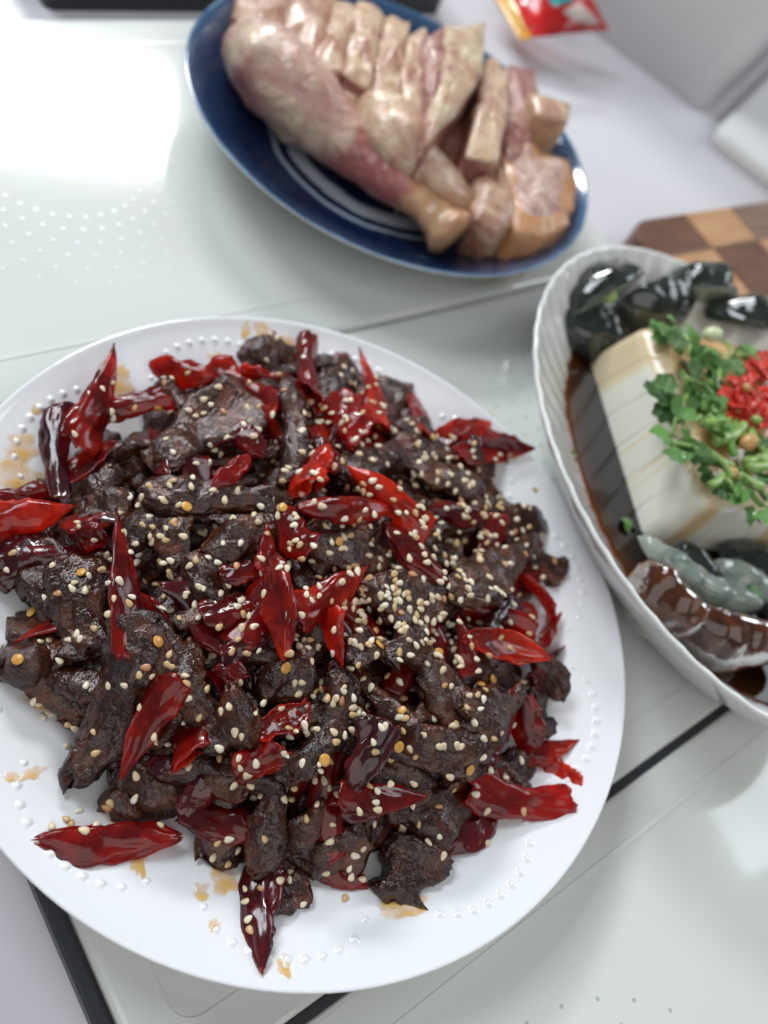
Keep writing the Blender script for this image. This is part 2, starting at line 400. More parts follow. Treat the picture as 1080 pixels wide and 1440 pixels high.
WPX = lambda p: (p - CAM).dot(-Vector((-e1_[2], -e2_[2], -n_[2]))) / F   # metres per photo pixel at p
MEAT = [  # u1 v1 u2 v2 width lift(mm) bend twist label
 (236, 652, 340, 558, 82, 7, 0, .1, 'broad slab of dark beef tilted up below the long bright red chili'),
 (206, 690, 398, 716, 46, 9, .04, .3, 'long level strip of beef crossing the upper left of the heap'),
 (222, 678, 248, 800, 52, 5, .05, .2, 'brown beef strip with visible grain hanging down from the long level strip'),
 (283, 772, 404, 752, 46, 6, 0, .4, 'ragged beef strip just below the long level strip'),
 (250, 838, 322, 800, 58, 4, .05, .3, 'lumpy beef knot beneath the ragged strip, seeds on its left'),
 (82, 764, 182, 700, 42, 4, -.05, .2, 'slanting beef strip behind the tall upright chili'),
 (118, 698, 202, 652, 46, 2, .1, .5, 'curled beef crumb behind the left chilies'),
 (36, 840, 92, 790, 52, 4, 0, .2, 'small smooth beef chunk at the left edge beside a dark chili'),
 (100, 792, 122, 920, 78, 7, .04, .1, 'flat dark beef slice with pale seeds left of the tall upright chili'),
 (334, 500, 432, 506, 44, 4, .03, .2, 'ridged beef strip at the very back of the heap'),
 (424, 512, 512, 540, 38, 2, .05, .3, 'short beef strip right of the pale pink chili tube at the back'),
 (384, 672, 420, 548, 38, 13, -.05, .5, 'upright knobbly beef piece standing in the back centre'),
 (446, 566, 512, 540, 40, 3, .1, .4, 'arched beef piece in front of the back edge'),
 (536, 540, 584, 604, 48, 2, .03, .2, 'beef piece behind the standing chili at the back right'),
 (426, 606, 490, 590, 40, 2, 0, .2, 'dark beef piece left of the seed covered chili'),
 (470, 640, 528, 676, 46, 4, 0, .3, 'small beef lump below the seed covered chili'),
 (556, 618, 694, 690, 62, 3, 0, .3, 'wide dark beef slab leaning at the upper right edge'),
 (526, 650, 610, 640, 40, 6, .05, .3, 'beef strip just behind the bent red chili wedge'),
 (592, 672, 700, 712, 42, 4, .02, .3, 'seed strewn beef strip under the right hand slab'),
 (592, 774, 744, 726, 44, 5, .05, .4, 'upper of two parallel beef strips at the right'),
 (630, 830, 772, 772, 46, 8, .04, .4, 'lower of two parallel beef strips at the right, seeds along it'),
 (740, 770, 786, 814, 34, 4, .05, .2, 'hooked beef tip sticking out at the right edge'),
 (430, 772, 566, 782, 62, 4, 0, .2, 'dark wide beef piece below the glossy orange red chili'),
 (512, 822, 636, 858, 60, 7, .03, .2, 'beef piece under the thickest sprinkle of sesame'),
 (8, 876, 118, 994, 54, 2, .03, .3, 'long beef strip slanting down at the left rim'),
 (98, 1092, 226, 890, 78, 10, .03, .2, 'biggest beef slice, broad and ridged, at the lower left'),
 (240, 900, 290, 1020, 56, 9, -.04, .2, 'beef strip right of the biggest slice'),
 (160, 1090, 262, 1112, 48, 1, .04, .3, 'torn beef scrap at the lower left foot of the heap'),
 (280, 1044, 358, 1006, 64, 9, .03, .2, 'curled beef flap at the lower middle'),
 (326, 1030, 330, 1122, 56, 4, 0, .2, 'beef piece hanging below the curled flap'),
 (352, 1216, 430, 1066, 52, 9, .03, .3, 'long beef strip reaching towards the bottom chili'),
 (420, 1090, 484, 956, 50, 10, -.03, .3, 'seed dotted beef strip rising into the middle of the heap'),
 (384, 1192, 514, 1196, 62, 3, .04, .2, 'dark rumpled beef piece along the bottom of the heap'),
 (560, 1268, 592, 1184, 84, 3, 0, .1, 'bottom beef chunk, shiny and ragged, set apart above an oil patch'),
 (504, 998, 664, 1088, 50, 10, .02, .4, 'straight beef strip slanting to the amber seed at the lower right'),
 (592, 896, 664, 1060, 60, 9, .05, .3, 'long dark beef strip running down the right centre'),
 (648, 1000, 738, 972, 54, 11, -.08, .3, 'bent glossy beef piece with two amber seeds at the right'),
 (744, 950, 764, 1026, 34, 2, .05, .2, 'thin beef scrap against the white rim at the right'),
 (700, 1088, 754, 1078, 46, 2, 0, .2, 'black beef lump among red chilies at the lower right'),
 (516, 1104, 602, 1100, 44, 5, .03, .2, 'beef piece behind the red wedge chili at the bottom'),
 (544, 924, 586, 906, 50, 8, 0, .3, 'small glossy beef nub with an amber seed in the centre'),
 (490, 930, 524, 900, 44, 7, 0, .3, 'smaller beef nub left of the glossy centre nub'),
 (366, 944, 440, 976, 58, 5, 0, .3, 'beef lump in the middle just below the longest bright chili'),
 (376, 1270, 432, 1250, 46, 6, .06, .3, 'beef crumb stuck to the bottom chili tip'),
 (570, 1140, 620, 1128, 40, 2, .03, .2, 'dark small beef piece above the flat maroon chili'),
 (640, 640, 690, 672, 44, 3, 0, .2, 'beef scrap under the red chilies at the upper right'),
 (690, 736, 752, 744, 40, 2, .05, .3, 'end of beef poking out beyond the parallel strips'),
 (440, 1010, 500, 1040, 46, 3, 0, .2, 'deep set dark beef piece behind the heart shaped chili'),
 (150, 980, 204, 960, 44, 3, 0, .2, 'short dark beef piece tucked left behind the biggest slice'),
]
for i, (u1, v1, u2, v2, wp, lf, bend, tw, lab) in enumerate(MEAT):
    lf = lf * .001
    p0, p1 = on_mound(u1, v1, lf - .004), on_mound(u2, v2, lf - .004); c = (p0 + p1) / 2
    w_ = wp * WPX(c); L = (p1 - p0).length * 1.08
    nm = (mnormal(c) * .7 + (CAM - c).normalized() * .5).normalized(); m = frame(p0, p1, nm, 0)
    v, f = meat_geo(L, w_ * 1.02, min(w_ * .5, .0075), 101 + i, bend, tw, random.uniform(-.1, .1))
    o = meshobj('beef_strip', v, f, M_meat); o.matrix_world = m; note(o, o.data, m, 'm')
    tag(o, lab, 'beef strip', 'spiced beef strips heaped on the white plate')
# beef buried lower in the heap: five shapes, copied
proto = []
for k in range(5):
    v, f = meat_geo(.030 + .004 * k, .013, .009, 300 + k, .03, .3, 0, 30, 18)
    proto.append(meshobj('beef_strip', v, f, M_meat))
rs = random.Random(5); used = set()
FILL = []
for k in range(125):
    a = (k * 137.508) % 360 - 180; q = math.sqrt((k + .5) / 125) * .84; rr = q * pile_r(a)
    x, y = PC.x + rr * math.cos(R(a)), PC.y + rr * math.sin(R(a)); zt = mound(x, y); zb = plate_z(rr)
    z = zb + .005 + (max(0, zt - zb - .017)) * (1 - (rs.random() ** 2.2 * .9 if k % 3 else 0))
    FILL.append((x, y, z))
for k, (x, y, z) in enumerate(FILL):
    i = k % 5
    o = proto[i] if i not in used else link(proto[i].copy()); used.add(i)
    p = Vector((x, y, z)); a = rs.uniform(0, 6.28); d = Vector((math.cos(a), math.sin(a), rs.uniform(-.25, .25)))
    m = frame(p - d * .01, p + d * .01, mnormal(p), rs.uniform(-30, 30)); o.matrix_world = m; note(o, o.data, m, 'm')
    tag(o, 'dark beef strip buried lower in the heap between the topmost pieces', 'beef strip', 'beef strips buried low in the heap')

proto = []
for k in range(6):
    v, f = meat_geo(.022 + .003 * k, .0056 + .0006 * (k % 3), .0042, 330 + k, .05 * (-1) ** k, .6, .15, 44, 20)
    proto.append(meshobj('beef_shred', v, f, M_meat))
used = set()
for k in range(42):
    a = (k * 137.508 + 40) % 360 - 180; rr = math.sqrt((k + .5) / 42) * .92 * pile_r(a)
    x, y = PC.x + rr * math.cos(R(a)), PC.y + rr * math.sin(R(a)); p = Vector((x, y, max(plate_z(rr) + .003, mound(x, y) + rs.uniform(-.0035, .002)))); i = k % 6
    o = proto[i] if i not in used else link(proto[i].copy()); used.add(i)
    nm = mnormal(p); a = rs.uniform(0, 6.28); d = Vector((math.cos(a), math.sin(a), 0)); d = (d - nm * d.dot(nm)).normalized() + nm * rs.uniform(-.25, .35)
    m = frame(p - d * .01, p + d * .01, nm, rs.uniform(-40, 40)); o.matrix_world = m; note(o, o.data, m, 'm')
    tag(o, 'thin dark shred of beef lying across the larger strips of the heap', 'beef shred', 'thin beef shreds over the heap')

CHILI = [  # u1 v1 u2 v2 width kind span roll lift bend mat label   (tip: the point is the second end)
 (116, 625, 159, 491, 50, 'tip', 210, 25, 9, .04, 'b', 'upright pointed red chili at the far upper left of the heap'),
 (80, 698, 80, 580, 34, 'seg', 330, 10, 8, -.05, 'd', 'dark maroon chili tube standing behind the left glossy chili'),
 (90, 676, 158, 618, 40, 'leaf', 200, 150, 6, .12, 'n', 'curled open chili strip showing its inside at the upper left'),
 (-8, 738, 102, 712, 52, 'tip', 300, 0, 8, .02, 'b', 'fat glossy red chili with a closed point at the left edge'),
 (-12, 706, 60, 688, 28, 'seg', 300, 0, 4, .03, 'n', 'red chili half hidden behind the fat glossy one at the left edge'),
 (-8, 800, 62, 774, 66, 'seg', 230, 0, 5, 0, 'd', 'wide dark red chili flap at the left edge below the fat glossy one'),
 (208, 512, 303, 532, 34, 'leaf', 210, 15, 9, .03, 'b', 'bright red open chili with seeds inside along the back'),
 (146, 576, 232, 560, 36, 'seg', 240, 0, 6, 0, 'n', 'short red chili section below the bright open one at the back'),
 (304, 530, 388, 584, 52, 'seg', 200, 10, 7, .03, 'b', 'wide bright red chili flap left of the upright beef'),
 (206, 606, 236, 676, 24, 'leaf', 240, 60, 6, .10, 'n', 'thin curved chili sliver left of the broad beef slab'),
 (98, 752, 152, 758, 38, 'leaf', 200, 20, 6, 0, 'b', 'small bright chili scrap left of the tall upright chili'),
 (172, 922, 168, 716, 38, 'tip', 250, 20, 13, .02, 'b', 'tall upright chili split along its length at the left centre'),
 (334, 606, 370, 634, 28, 'seg', 220, 0, 6, .05, 'n', 'small chili scrap right of the broad beef slab'),
 (300, 686, 352, 642, 24, 'leaf', 220, 40, 10, .05, 'n', 'narrow red chili blade slanting beneath the broad beef slab'),
 (430, 568, 438, 480, 40, 'seg', 330, 70, 8, .03, 'n', 'pinkish red chili tube standing open at the back'),
 (344, 524, 410, 546, 28, 'seg', 230, 30, 5, .06, 'b', 'crinkled bright chili between the back beef strips'),
 (398, 724, 434, 776, 36, 'seg', 320, 10, 11, .05, 'n', 'chili section holding two seeds at the end of the long level strip'),
 (452, 640, 428, 690, 38, 'seg', 340, 50, 11, 0, 'b', 'open red chili ring with a dark hollow mouth in the centre back'),
 (452, 622, 474, 662, 22, 'seg', 230, 0, 9, .02, 'b', 'slim red chili right behind the open ring'),
 (540, 598, 508, 492, 28, 'tip', 260, 0, 10, .05, 'b', 'long chili standing upright with a rounded tip at the back right'),
 (476, 566, 512, 616, 46, 'seg', 230, 0, 9, 0, 'n', 'squarish chili section covered with a clump of seeds'),
 (596, 614, 580, 560, 30, 'seg', 250, 0, 6, .04, 'n', 'upright red chili at the upper right edge of the heap'),
 (610, 614, 692, 597, 26, 'leaf', 210, 0, 7, .05, 'b', 'orange red chili sliver lying at the upper right'),
 (684, 622, 752, 632, 30, 'tip', 230, 10, 6, .04, 'b', 'bright red chili tip reaching over the right rim'),
 (646, 646, 700, 638, 32, 'seg', 230, 0, 5, 0, 'n', 'red chili piece under the tip that reaches over the rim'),
 (592, 750, 492, 654, 44, 'tip', 240, 0, 12, .04, 'b', 'large bent red chili wedge in the middle of the heap'),
 (418, 716, 545, 717, 34, 'leaf', 330, 0, 13, .02, 'b', 'glossy whole orange red chili lying level in the centre'),
 (538, 738, 626, 824, 36, 'leaf', 240, 10, 10, .06, 'n', 'long red chili sliver pointing down right from the centre'),
 (602, 716, 684, 726, 28, 'leaf', 230, 0, 6, .02, 'n', 'red chili strip lying between beef strips at the right'),
 (424, 864, 516, 800, 48, 'tip', 220, 10, 11, .04, 'b', 'forked bright red chili left of the sesame drift'),
 (384, 778, 406, 928, 46, 'leaf', 210, 15, 14, -.03, 'b', 'longest bright chili running down the middle'),
 (372, 800, 376, 738, 24, 'tip', 260, 0, 11, .05, 'n', 'small twisted chili above the longest bright one'),
 (470, 866, 478, 936, 36, 'tip', 210, 20, 9, .05, 'b', 'short open chili right of the longest bright one'),
 (736, 806, 782, 872, 32, 'seg', 220, 60, 3, -.18, 'n', 'looped chili strip curling against the right rim'),
 (784, 866, 762, 912, 26, 'leaf', 220, 60, 3, .14, 'n', 'lower half of a looped chili beside the right rim'),
 (654, 894, 772, 920, 38, 'leaf', 200, 165, 11, .05, 'b', 'split chili loop with orange edge at the right'),
 (752, 966, 790, 910, 32, 'tip', 240, 0, 4, .02, 'd', 'dark pointed chili leaning on the right rim'),
 (660, 944, 646, 868, 26, 'tip', 230, 0, 9, .03, 'n', 'narrow pointed chili beside the split loop'),
 (532, 1026, 494, 1120, 58, 'tip', 210, 0, 13, .03, 'd', 'heart shaped maroon chili at the lower centre'),
 (482, 1124, 602, 1122, 44, 'tip', 240, 0, 11, .03, 'n', 'smooth red chili wedge below the heart shaped one'),
 (622, 1202, 698, 1140, 56, 'leaf', 170, 0, 3, .03, 'd', 'flat maroon chili lying on the plate at the lower right'),
 (662, 1112, 800, 1138, 46, 'seg', 230, 40, 3, .05, 'n', 'large curled chili showing its hollow at the lower right rim'),
 (688, 1066, 734, 964, 34, 'leaf', 230, 10, 8, .04, 'n', 'tall chili blade behind the black beef lump'),
 (736, 984, 748, 1050, 34, 'seg', 230, 0, 5, .03, 'n', 'red chili section beside the thin beef scrap'),
 (738, 1062, 814, 1044, 32, 'tip', 250, 0, 3, .04, 'b', 'crimson chili finger reaching right on the plate'),
 (764, 1072, 814, 1104, 36, 'seg', 250, 0, 2, .03, 'b', 'bright crimson chili stub nearest the beaded rim at the lower right'),
 (244, 962, 168, 1094, 46, 'tip', 220, 10, 12, .04, 'b', 'bright chili blade lying across the biggest beef slice'),
 (206, 1078, 278, 1076, 30, 'leaf', 220, 0, 4, .03, 'd', 'dark chili strip below the bright blade'),
 (260, 1146, 348, 1166, 38, 'seg', 230, 10, 3, .04, 'n', 'red chili section at the lower left foot of the heap'),
 (262, 1138, 292, 1096, 32, 'seg', 230, 0, 4, .05, 'd', 'dark chili piece behind the lower left foot section'),
 (370, 1026, 430, 998, 38, 'seg', 210, 150, 10, .06, 'b', 'bright chili curl forming an arch at the lower centre'),
 (340, 1080, 398, 1058, 46, 'seg', 240, 0, 9, .05, 'b', 'red chili fold with a seed under the arch curl'),
 (300, 942, 348, 950, 30, 'leaf', 230, 0, 6, .03, 'n', 'small dark red chili point left of the middle beef lump'),
 (258, 868, 330, 922, 28, 'leaf', 240, 0, 5, .05, 'd', 'dark glossy chili strip deep in the left centre'),
 (318, 926, 386, 894, 30, 'tip', 240, 0, 7, .03, 'd', 'pointed dark chili left of the longest bright one'),
 (292, 866, 346, 848, 40, 'seg', 230, 10, 6, .05, 'n', 'broken chili tube in the left centre'),
 (50, 1186, 252, 1182, 50, 'leaf', 230, 0, 4, .035, 'n', 'lone red chili lying apart on the plate at the lower left'),
 (366, 1234, 366, 1368, 62, 'tip', 250, 0, 4, .03, 'd', 'pointed dark chili at the very bottom of the heap'),
 (456, 1232, 512, 1244, 26, 'seg', 240, 0, 1, .03, 'n', 'small red chili under the bottom edge of the heap'),
 (316, 812, 356, 800, 24, 'seg', 230, 20, 9, .14, 'b', 'tiny arched chili ring below the ragged strip'),
 (690, 884, 720, 850, 30, 'seg', 230, 0, 4, .03, 'd', 'dark chili above the split loop at the right'),
 (700, 1050, 664, 1090, 30, 'leaf', 230, 0, 9, .05, 'n', 'red chili edge under the bent glossy beef'),
]
for i, (u1, v1, u2, v2, wp, kind, span, roll, lf, bend, mk, lab) in enumerate(CHILI):
    lf = lf * .001 - .003
    p0, p1 = on_mound(u1, v1, lf), on_mound(u2, v2, lf); c = (p0 + p1) / 2
    w_ = wp * WPX(c); L = (p1 - p0).length
    roll += random.choice((-1, 1)) * random.uniform(4, 34) if roll < 100 and span < 300 else 0; span = span * .86 if span < 300 else span
    nm = (mnormal(c) * .6 + (CAM - c).normalized() * .6).normalized(); m = frame(p0, p1, nm, roll)
    v, f, mi = chili_geo(L, w_ * 1.12, kind, span, 500 + i, .5 if span < 300 else .68, bend)
    o = meshobj('chili_piece', v, f, [{'b': M_chilib, 'n': M_chili, 'd': M_chilid}[mk], M_chilii], midx=mi); o.matrix_world = m; note(o, o.data, m, 'c')
    tag(o, lab, 'chili', 'fried chili pieces in the heap')
proto = []
for k in range(4):
    v, f, mi = chili_geo(.023 + .003 * k, .0098, ('tip', 'seg', 'leaf', 'seg')[k], (210, 330, 190, 230)[k], 700 + k, .5, .05, nu=22, nv=14)
    proto.append(meshobj('chili_piece', v, f, [(M_chilib, M_chili, M_chilid, M_chili)[k], M_chilii], midx=mi))
used = set()
for k in range(64):
    a = rs.uniform(-180, 180); rr = math.sqrt(rs.random()) * .86 * pile_r(a); x, y = PC.x + rr * math.cos(R(a)), PC.y + rr * math.sin(R(a))
    p = Vector((x, y, max(plate_z(rr) + .004, mound(x, y) - rs.uniform(.001, .010)))); i = k % 4
    o = proto[i] if i not in used else link(proto[i].copy()); used.add(i)
    a = rs.uniform(0, 6.28); d = Vector((math.cos(a), math.sin(a), rs.uniform(-.4, .4)))
    m = frame(p - d * .01, p + d * .01, mnormal(p), rs.uniform(-60, 60)); o.matrix_world = m; note(o, o.data, m, 'c')
    tag(o, 'dark red chili piece wedged deeper between the beef strips', 'chili', 'chili pieces wedged deep in the heap')

# plate surface for seeds that fell beside the heap
off = len(HEAPV); HEAPV.extend([Vector(v) + PC for v in pv])
for q in pf[:12 * 160]: HEAPF.append(tuple(off + i for i in q)); HEAPT.append('p')
BVH = BVHTree.FromPolygons(HEAPV, HEAPF)

# ------------------------------------------------------------------ sesame seeds
def seed_geo():
    v = []; nu, nv = 8, 9
    for i in range(nu):
        t = i / (nu - 1); q = 2 * t - 1; e = math.sqrt(max(0, 1 - q * q)) * (1 - .32 * q) + .02
        for j in range(nv):
            a = 2 * math.pi * j / nv; v.append((q * .00152, .00096 * e * math.cos(a), .00058 * e * math.sin(a)))
    f = grid_faces(nu, nv); f.append(tuple(range(nv))[::-1]); f.append(tuple(range((nu - 1) * nv, nu * nv))); return v, f
sv, sf = seed_geo()
sproto = [meshobj('sesame_seed', sv, sf, m) for m in M_sesame]
sused = set()
CL = [  # photo clusters of seeds: u v spread count
 (565, 830, 38, 22), (540, 862, 36, 18), (590, 850, 40, 18), (520, 870, 20, 16), (560, 880, 34, 23), (630, 890, 23, 14), (620, 640, 41, 26), (650, 690, 41, 26), (690, 720, 39, 23), (560, 690, 46, 19), (620, 800, 39, 22), (680, 790, 39, 23), (720, 760, 32, 16),
 (240, 800, 36, 23), (230, 730, 39, 18), (290, 690, 57, 16), (280, 560, 46, 14), (420, 620, 46, 18), (500, 580, 27, 22), (400, 690, 52, 16), (350, 760, 52, 14), (470, 780, 41, 19), (110, 860, 46, 12), (140, 800, 46, 12),
 (380, 830, 57, 18), (470, 990, 41, 23), (440, 1040, 41, 14), (510, 990, 41, 16), (560, 960, 57, 14), (650, 960, 41, 14), (690, 1000, 46, 14), (640, 1050, 34, 8), (330, 1000, 69, 14), (200, 1000, 69, 12), (430, 1100, 46, 14), (560, 1120, 57, 9), (480, 1170, 57, 12), (350, 1080, 57, 9), (520, 740, 69, 18), (300, 890, 69, 16),
 (730, 680, 34, 16), (700, 1100, 46, 5), (560, 560, 46, 12), (380, 540, 57, 14), (170, 640, 69, 9), (600, 1180, 34, 5), (160, 950, 69, 9), (620, 740, 46, 14), (740, 830, 34, 8), (690, 870, 46, 9), (480, 690, 46, 12), (450, 870, 46, 14), (400, 1180, 46, 5)]
PT = [(66, 1000), (55, 990), (72, 1004), (48, 986), (60, 1008), (110, 1140), (118, 1168), (150, 1136), (155, 1130), (96, 1020), (345, 1268), (350, 1292), (352, 1308), (345, 1250), (306, 1186), (322, 1180), (300, 1206), (320, 1216), (334, 1196), (372, 1180), (400, 1358), (92, 1152), (100, 1158), (135, 1160), (225, 1160), (72, 1162), (10, 802), (18, 778), (105, 1024), (96, 1050), (485, 1264), (780, 790), (752, 688), (158, 538)]
pts = [(u, v) for u, v in PT]
rs = random.Random(11)
for u, v, s, n in CL:
    for _ in range(n): pts.append((rs.gauss(u, s), rs.gauss(v, s)))
rs2 = random.Random(3)
rest = []; cnt = 0
order = pts[:len(PT)] + sorted(pts[len(PT):], key=lambda q: rs2.random())
for u, v in order:
    d = ray(u, v).normalized(); h, nrm, idx, dist = BVH.ray_cast(CAM, d)
    if h is None: continue
    on = HEAPT[idx]
    if on == 'p' and (u, v) not in PT: continue
    if nrm.dot(d) > 0: nrm = -nrm
    if nrm.z < -.1: continue
    n2 = (nrm + Vector((0, 0, .35)) + Vector((rs.gauss(0, .22), rs.gauss(0, .22), 0))).normalized()
    a = rs.uniform(0, 6.28); x = Vector((math.cos(a), math.sin(a), 0)); x = (x - n2 * x.dot(n2)).normalized(); y = n2.cross(x)
    s = rs.uniform(.72, 1.02); m = Matrix((x * s, y * s * rs.uniform(.9, 1.1), n2 * s)).transposed().to_4x4(); m.translation = h + nrm * .00022
    if cnt >= 298: rest.append(m); continue
    i = rs.choices(range(4), (6, 3.2, 3, 1.2))[0]
    if on == 'p' and i == 3: i = 2
    o = sproto[i] if i not in sused else link(sproto[i].copy()); sused.add(i); o.matrix_world = m; cnt += 1
    if on == 'p': tag(o, 'toasted sesame seed fallen on the bare white plate beside the heap', 'sesame seed', 'sesame seeds fallen on the plate')
    else: tag(o, 'pale toasted sesame seed sprinkled over the beef and chilies', 'sesame seed', 'sesame seeds sprinkled over the heap')
V, Fc, mi = [], [], []
for k, m in enumerate(rest):
    o_ = len(V); V.extend([m @ Vector(v) for v in sv]); Fc.extend([tuple(i + o_ for i in f) for f in sf]); mi += [(0, 0, 1, 1, 2)[k % 5]] * len(sf)
if V: tag(meshobj('sesame_sprinkle', V, Fc, M_sesame[:3], midx=mi), 'remaining small pale sesame seeds strewn among the beef', 'sesame', kind='stuff')
for o, i in zip(sproto, range(4)):
    if i not in sused: bpy.data.objects.remove(o)

# golden chili seeds
sv2 = []
for i in range(7):
    a = R(-90 + 180 * i / 6)
    for j in range(14):
        b = 2 * math.pi * j / 14; k = 1 + .12 * math.cos(b); sv2.append((.0021 * k * math.cos(a) * math.cos(b), .0019 * k * math.cos(a) * math.sin(b), .00055 * math.sin(a) + (.00035 * math.cos(a) ** 4 * math.sin(3 * b) if 0 else 0)))
sf2 = grid_faces(7, 14)
GS = [(27, 928, 'gold chili seed on the white rim at the left end of the long slanting strip'), (262, 714, 'crinkled gold chili seed on the long level strip'), (401, 938, 'gold chili seed at the tip of the longest bright chili'), (660, 1082, 'big translucent gold chili seed at the end of the straight beef strip'), (560, 1050, 'gold chili seed resting in the middle of the straight beef strip'), (692, 956, 'right hand of two amber seeds on the bent glossy beef'), (676, 964, 'left hand of two amber seeds on the bent glossy beef'), (617, 918, 'flat olive gold chili seed standing on the long dark strip'), (456, 1068, 'gold chili seed on the seed dotted rising strip'), (45, 862, 'gold chili seed at the left edge under the dark flap chili'), (116, 806, 'gold chili seed on the flat dark beef slice'), (532, 908, 'amber seed on the glossy beef nub in the centre'), (220, 902, 'orange chili seed at the top of the biggest beef slice'), (738, 780, 'orange chili seed near the hooked beef tip'), (476, 762, 'orange chili seed on the wide dark beef below the level chili'), (222, 573, 'amber seed at the end of the short red section at the back'), (398, 715, 'crinkled seed at the right end of the long level strip'), (565, 1000, 'olive chili seed deep between beef strips in the lower centre')]
g0 = None
for u, v, lab in GS:
    d = ray(u, v).normalized(); h, nrm, idx, dist = BVH.ray_cast(CAM, d)
    if h is None: continue
    if nrm.dot(d) > 0: nrm = -nrm
    if g0 is None: g0 = o = meshobj('chili_seed', sv2, sf2, M_seed)
    else: o = link(g0.copy())
    a = rs.uniform(0, 6); x = Vector((math.cos(a), math.sin(a), 0)); x = (x - nrm * x.dot(nrm)).normalized()
    m = Matrix((x, nrm.cross(x), nrm)).transposed().to_4x4(); m.translation = h + nrm * .0006; o.matrix_world = m @ Matrix.Scale(rs.uniform(.62, .9), 4)
    tag(o, lab, 'chili seed', 'golden chili seeds')

# oil patches on the plate
def stain(u, v, sx, sy, rot, seed, lab):
    p = px(u, v, .012); r = (p.xy - PC.xy).length
    for _ in range(6): p = px(u, v, plate_z((p.xy - PC.xy).length) + .0002)
    V, so = [], Vector((seed * 3.7, seed * 1.3, 0)); nr, na = 5, 30
    for i in range(nr):
        q = i / (nr - 1)
        for j in range(na):
            a = 2 * math.pi * j / na; k = q * (1 + .55 * noise.noise(Vector((math.cos(a) * 1.3, math.sin(a) * 1.3, 0)) + so) + .25 * noise.noise(Vector((math.cos(a) * 3.5, math.sin(a) * 3.5, 2)) + so))
            x, y = sx * k * math.cos(a), sy * k * math.sin(a); c, s = math.cos(R(rot)), math.sin(R(rot)); x, y = x * c - y * s, x * s + y * c
            rr = math.hypot(p.x + x - PC.x, p.y + y - PC.y)
            V.append((x, y, plate_z(rr) + .00005 + .00032 * (1 - q ** 4) - p.z))
    o = meshobj('oil_patch', V, grid_faces(nr, na), M_oil); o.location = p
    o.data.attributes.new('depth', 'FLOAT', 'POINT').data.foreach_set('value', [min(1, 1.5 * (1 - (k // na / (nr - 1)) ** 3)) for k in range(nr * na)])
    tag(o, lab, 'oil', 'amber oil patches on the plate')
for k, a in enumerate([(32, 630, .0042, .0035, 30, 'amber oil patch nearest the upper left beads'), (24, 672, .0062, .0045, 10, 'widest amber oil patch at the left, above the fat chili'), (46, 1086, .0030, .0012, 40, 'thin oil streak on the left rim below the long strip'), (16, 1092, .0014, .0012, 0, 'oil drop left of the thin streak on the left rim'), (178, 1142, .0058, .0036, -20, 'oil pool between the torn scrap and the lone chili'), (196, 1208, .0016, .0040, 10, 'oil drip running down below the lone chili'), (315, 1234, .0030, .0040, 0, 'oil patch left of the bottom chili'), (283, 1254, .0018, .0018, 0, 'small oil dot at the lower left beads'), (345, 464, .0014, .0026, 0, 'small oil streak on the back rim'), (370, 468, .0030, .0030, 0, 'oil patch behind the back beef strip'), (404, 478, .0034, .0016, 0, 'oil smear right behind the back beef strip'), (166, 536, .0045, .0045, 0, 'faint oil patch right of the upright pointed chili'), (310, 505, .0036, .0018, 0, 'oil smear left of the back beef strip'), (50, 575, .0014, .0014, 0, 'oil dot among the upper left beads'), (569, 1278, .0056, .0022, 10, 'oil patch in front of the bottom beef chunk'), (690, 583, .0012, .0010, 0, 'oil dot on the upper right rim'), (640, 1170, .0026, .0040, -20, 'oil beside the flat maroon chili'), (62, 985, .0055, .0028, -20, 'faint oil under fallen seeds at the left'), (400, 1358, .0016, .0022, 0, 'oil ring in front of the bottom chili tip'), (772, 936, .0010, .0010, 0, 'oil speck on the right rim beads'), (300, 1300, .0012, .0012, 0, 'oil dot below the lower left beads'), (512, 1180, .0050, .004, 0, 'oil pooled under the bottom of the heap')]):
    stain(a[0], a[1], a[2] * 1.4, a[3] * 1.4, a[4], k + 1, a[5])

# ------------------------------------------------------------------ blue plate with boiled chicken
BC = Vector((.0965, .3915, 0))
def blue_mat():
    m, nt, b = newmat('blue_brushed_glaze'); S(b, Roughness=.12, Coat_Weight=.6, Coat_Roughness=.04)
    tc = N(nt, 'ShaderNodeTexCoord'); sep = N(nt, 'ShaderNodeSeparateXYZ'); nt.links.new(tc.outputs['Object'], sep.inputs[0])
    vm = N(nt, 'ShaderNodeVectorMath', operation='MULTIPLY'); nt.links.new(tc.outputs['Object'], vm.inputs[0]); vm.inputs[1].default_value = (1, 1, 0)
    ln = N(nt, 'ShaderNodeVectorMath', operation='LENGTH'); nt.links.new(vm.outputs[0], ln.inputs[0])
    nz = noise_tex(nt, 30, 5, .6, dist=.5); md = N(nt, 'ShaderNodeMath', operation='MULTIPLY_ADD'); nt.links.new(nz, md.inputs[0]); md.inputs[1].default_value = .006; nt.links.new(ln.outputs['Value'], md.inputs[2])
    mu = N(nt, 'ShaderNodeMath', operation='DIVIDE'); nt.links.new(md.outputs[0], mu.inputs[0]); mu.inputs[1].default_value = .12
    deep, mid, pale = (.006, .015, .052), (.016, .040, .105), (.20, .32, .46)
    c = ramp(nt, mu.outputs[0], [(.0, deep), (.385, deep), (.40, (.40, .45, .52)), (.455, (.46, .51, .57)), (.465, deep), (.50, deep), (.505, (.30, .36, .45)), (.52, (.30, .36, .45)), (.53, deep), (.66, deep), (.80, mid), (.872, (.045, .11, .22)), (.885, pale), (1., (.55, .62, .66))])
    nt.links.new(c, b.inputs['Base Color']); return m
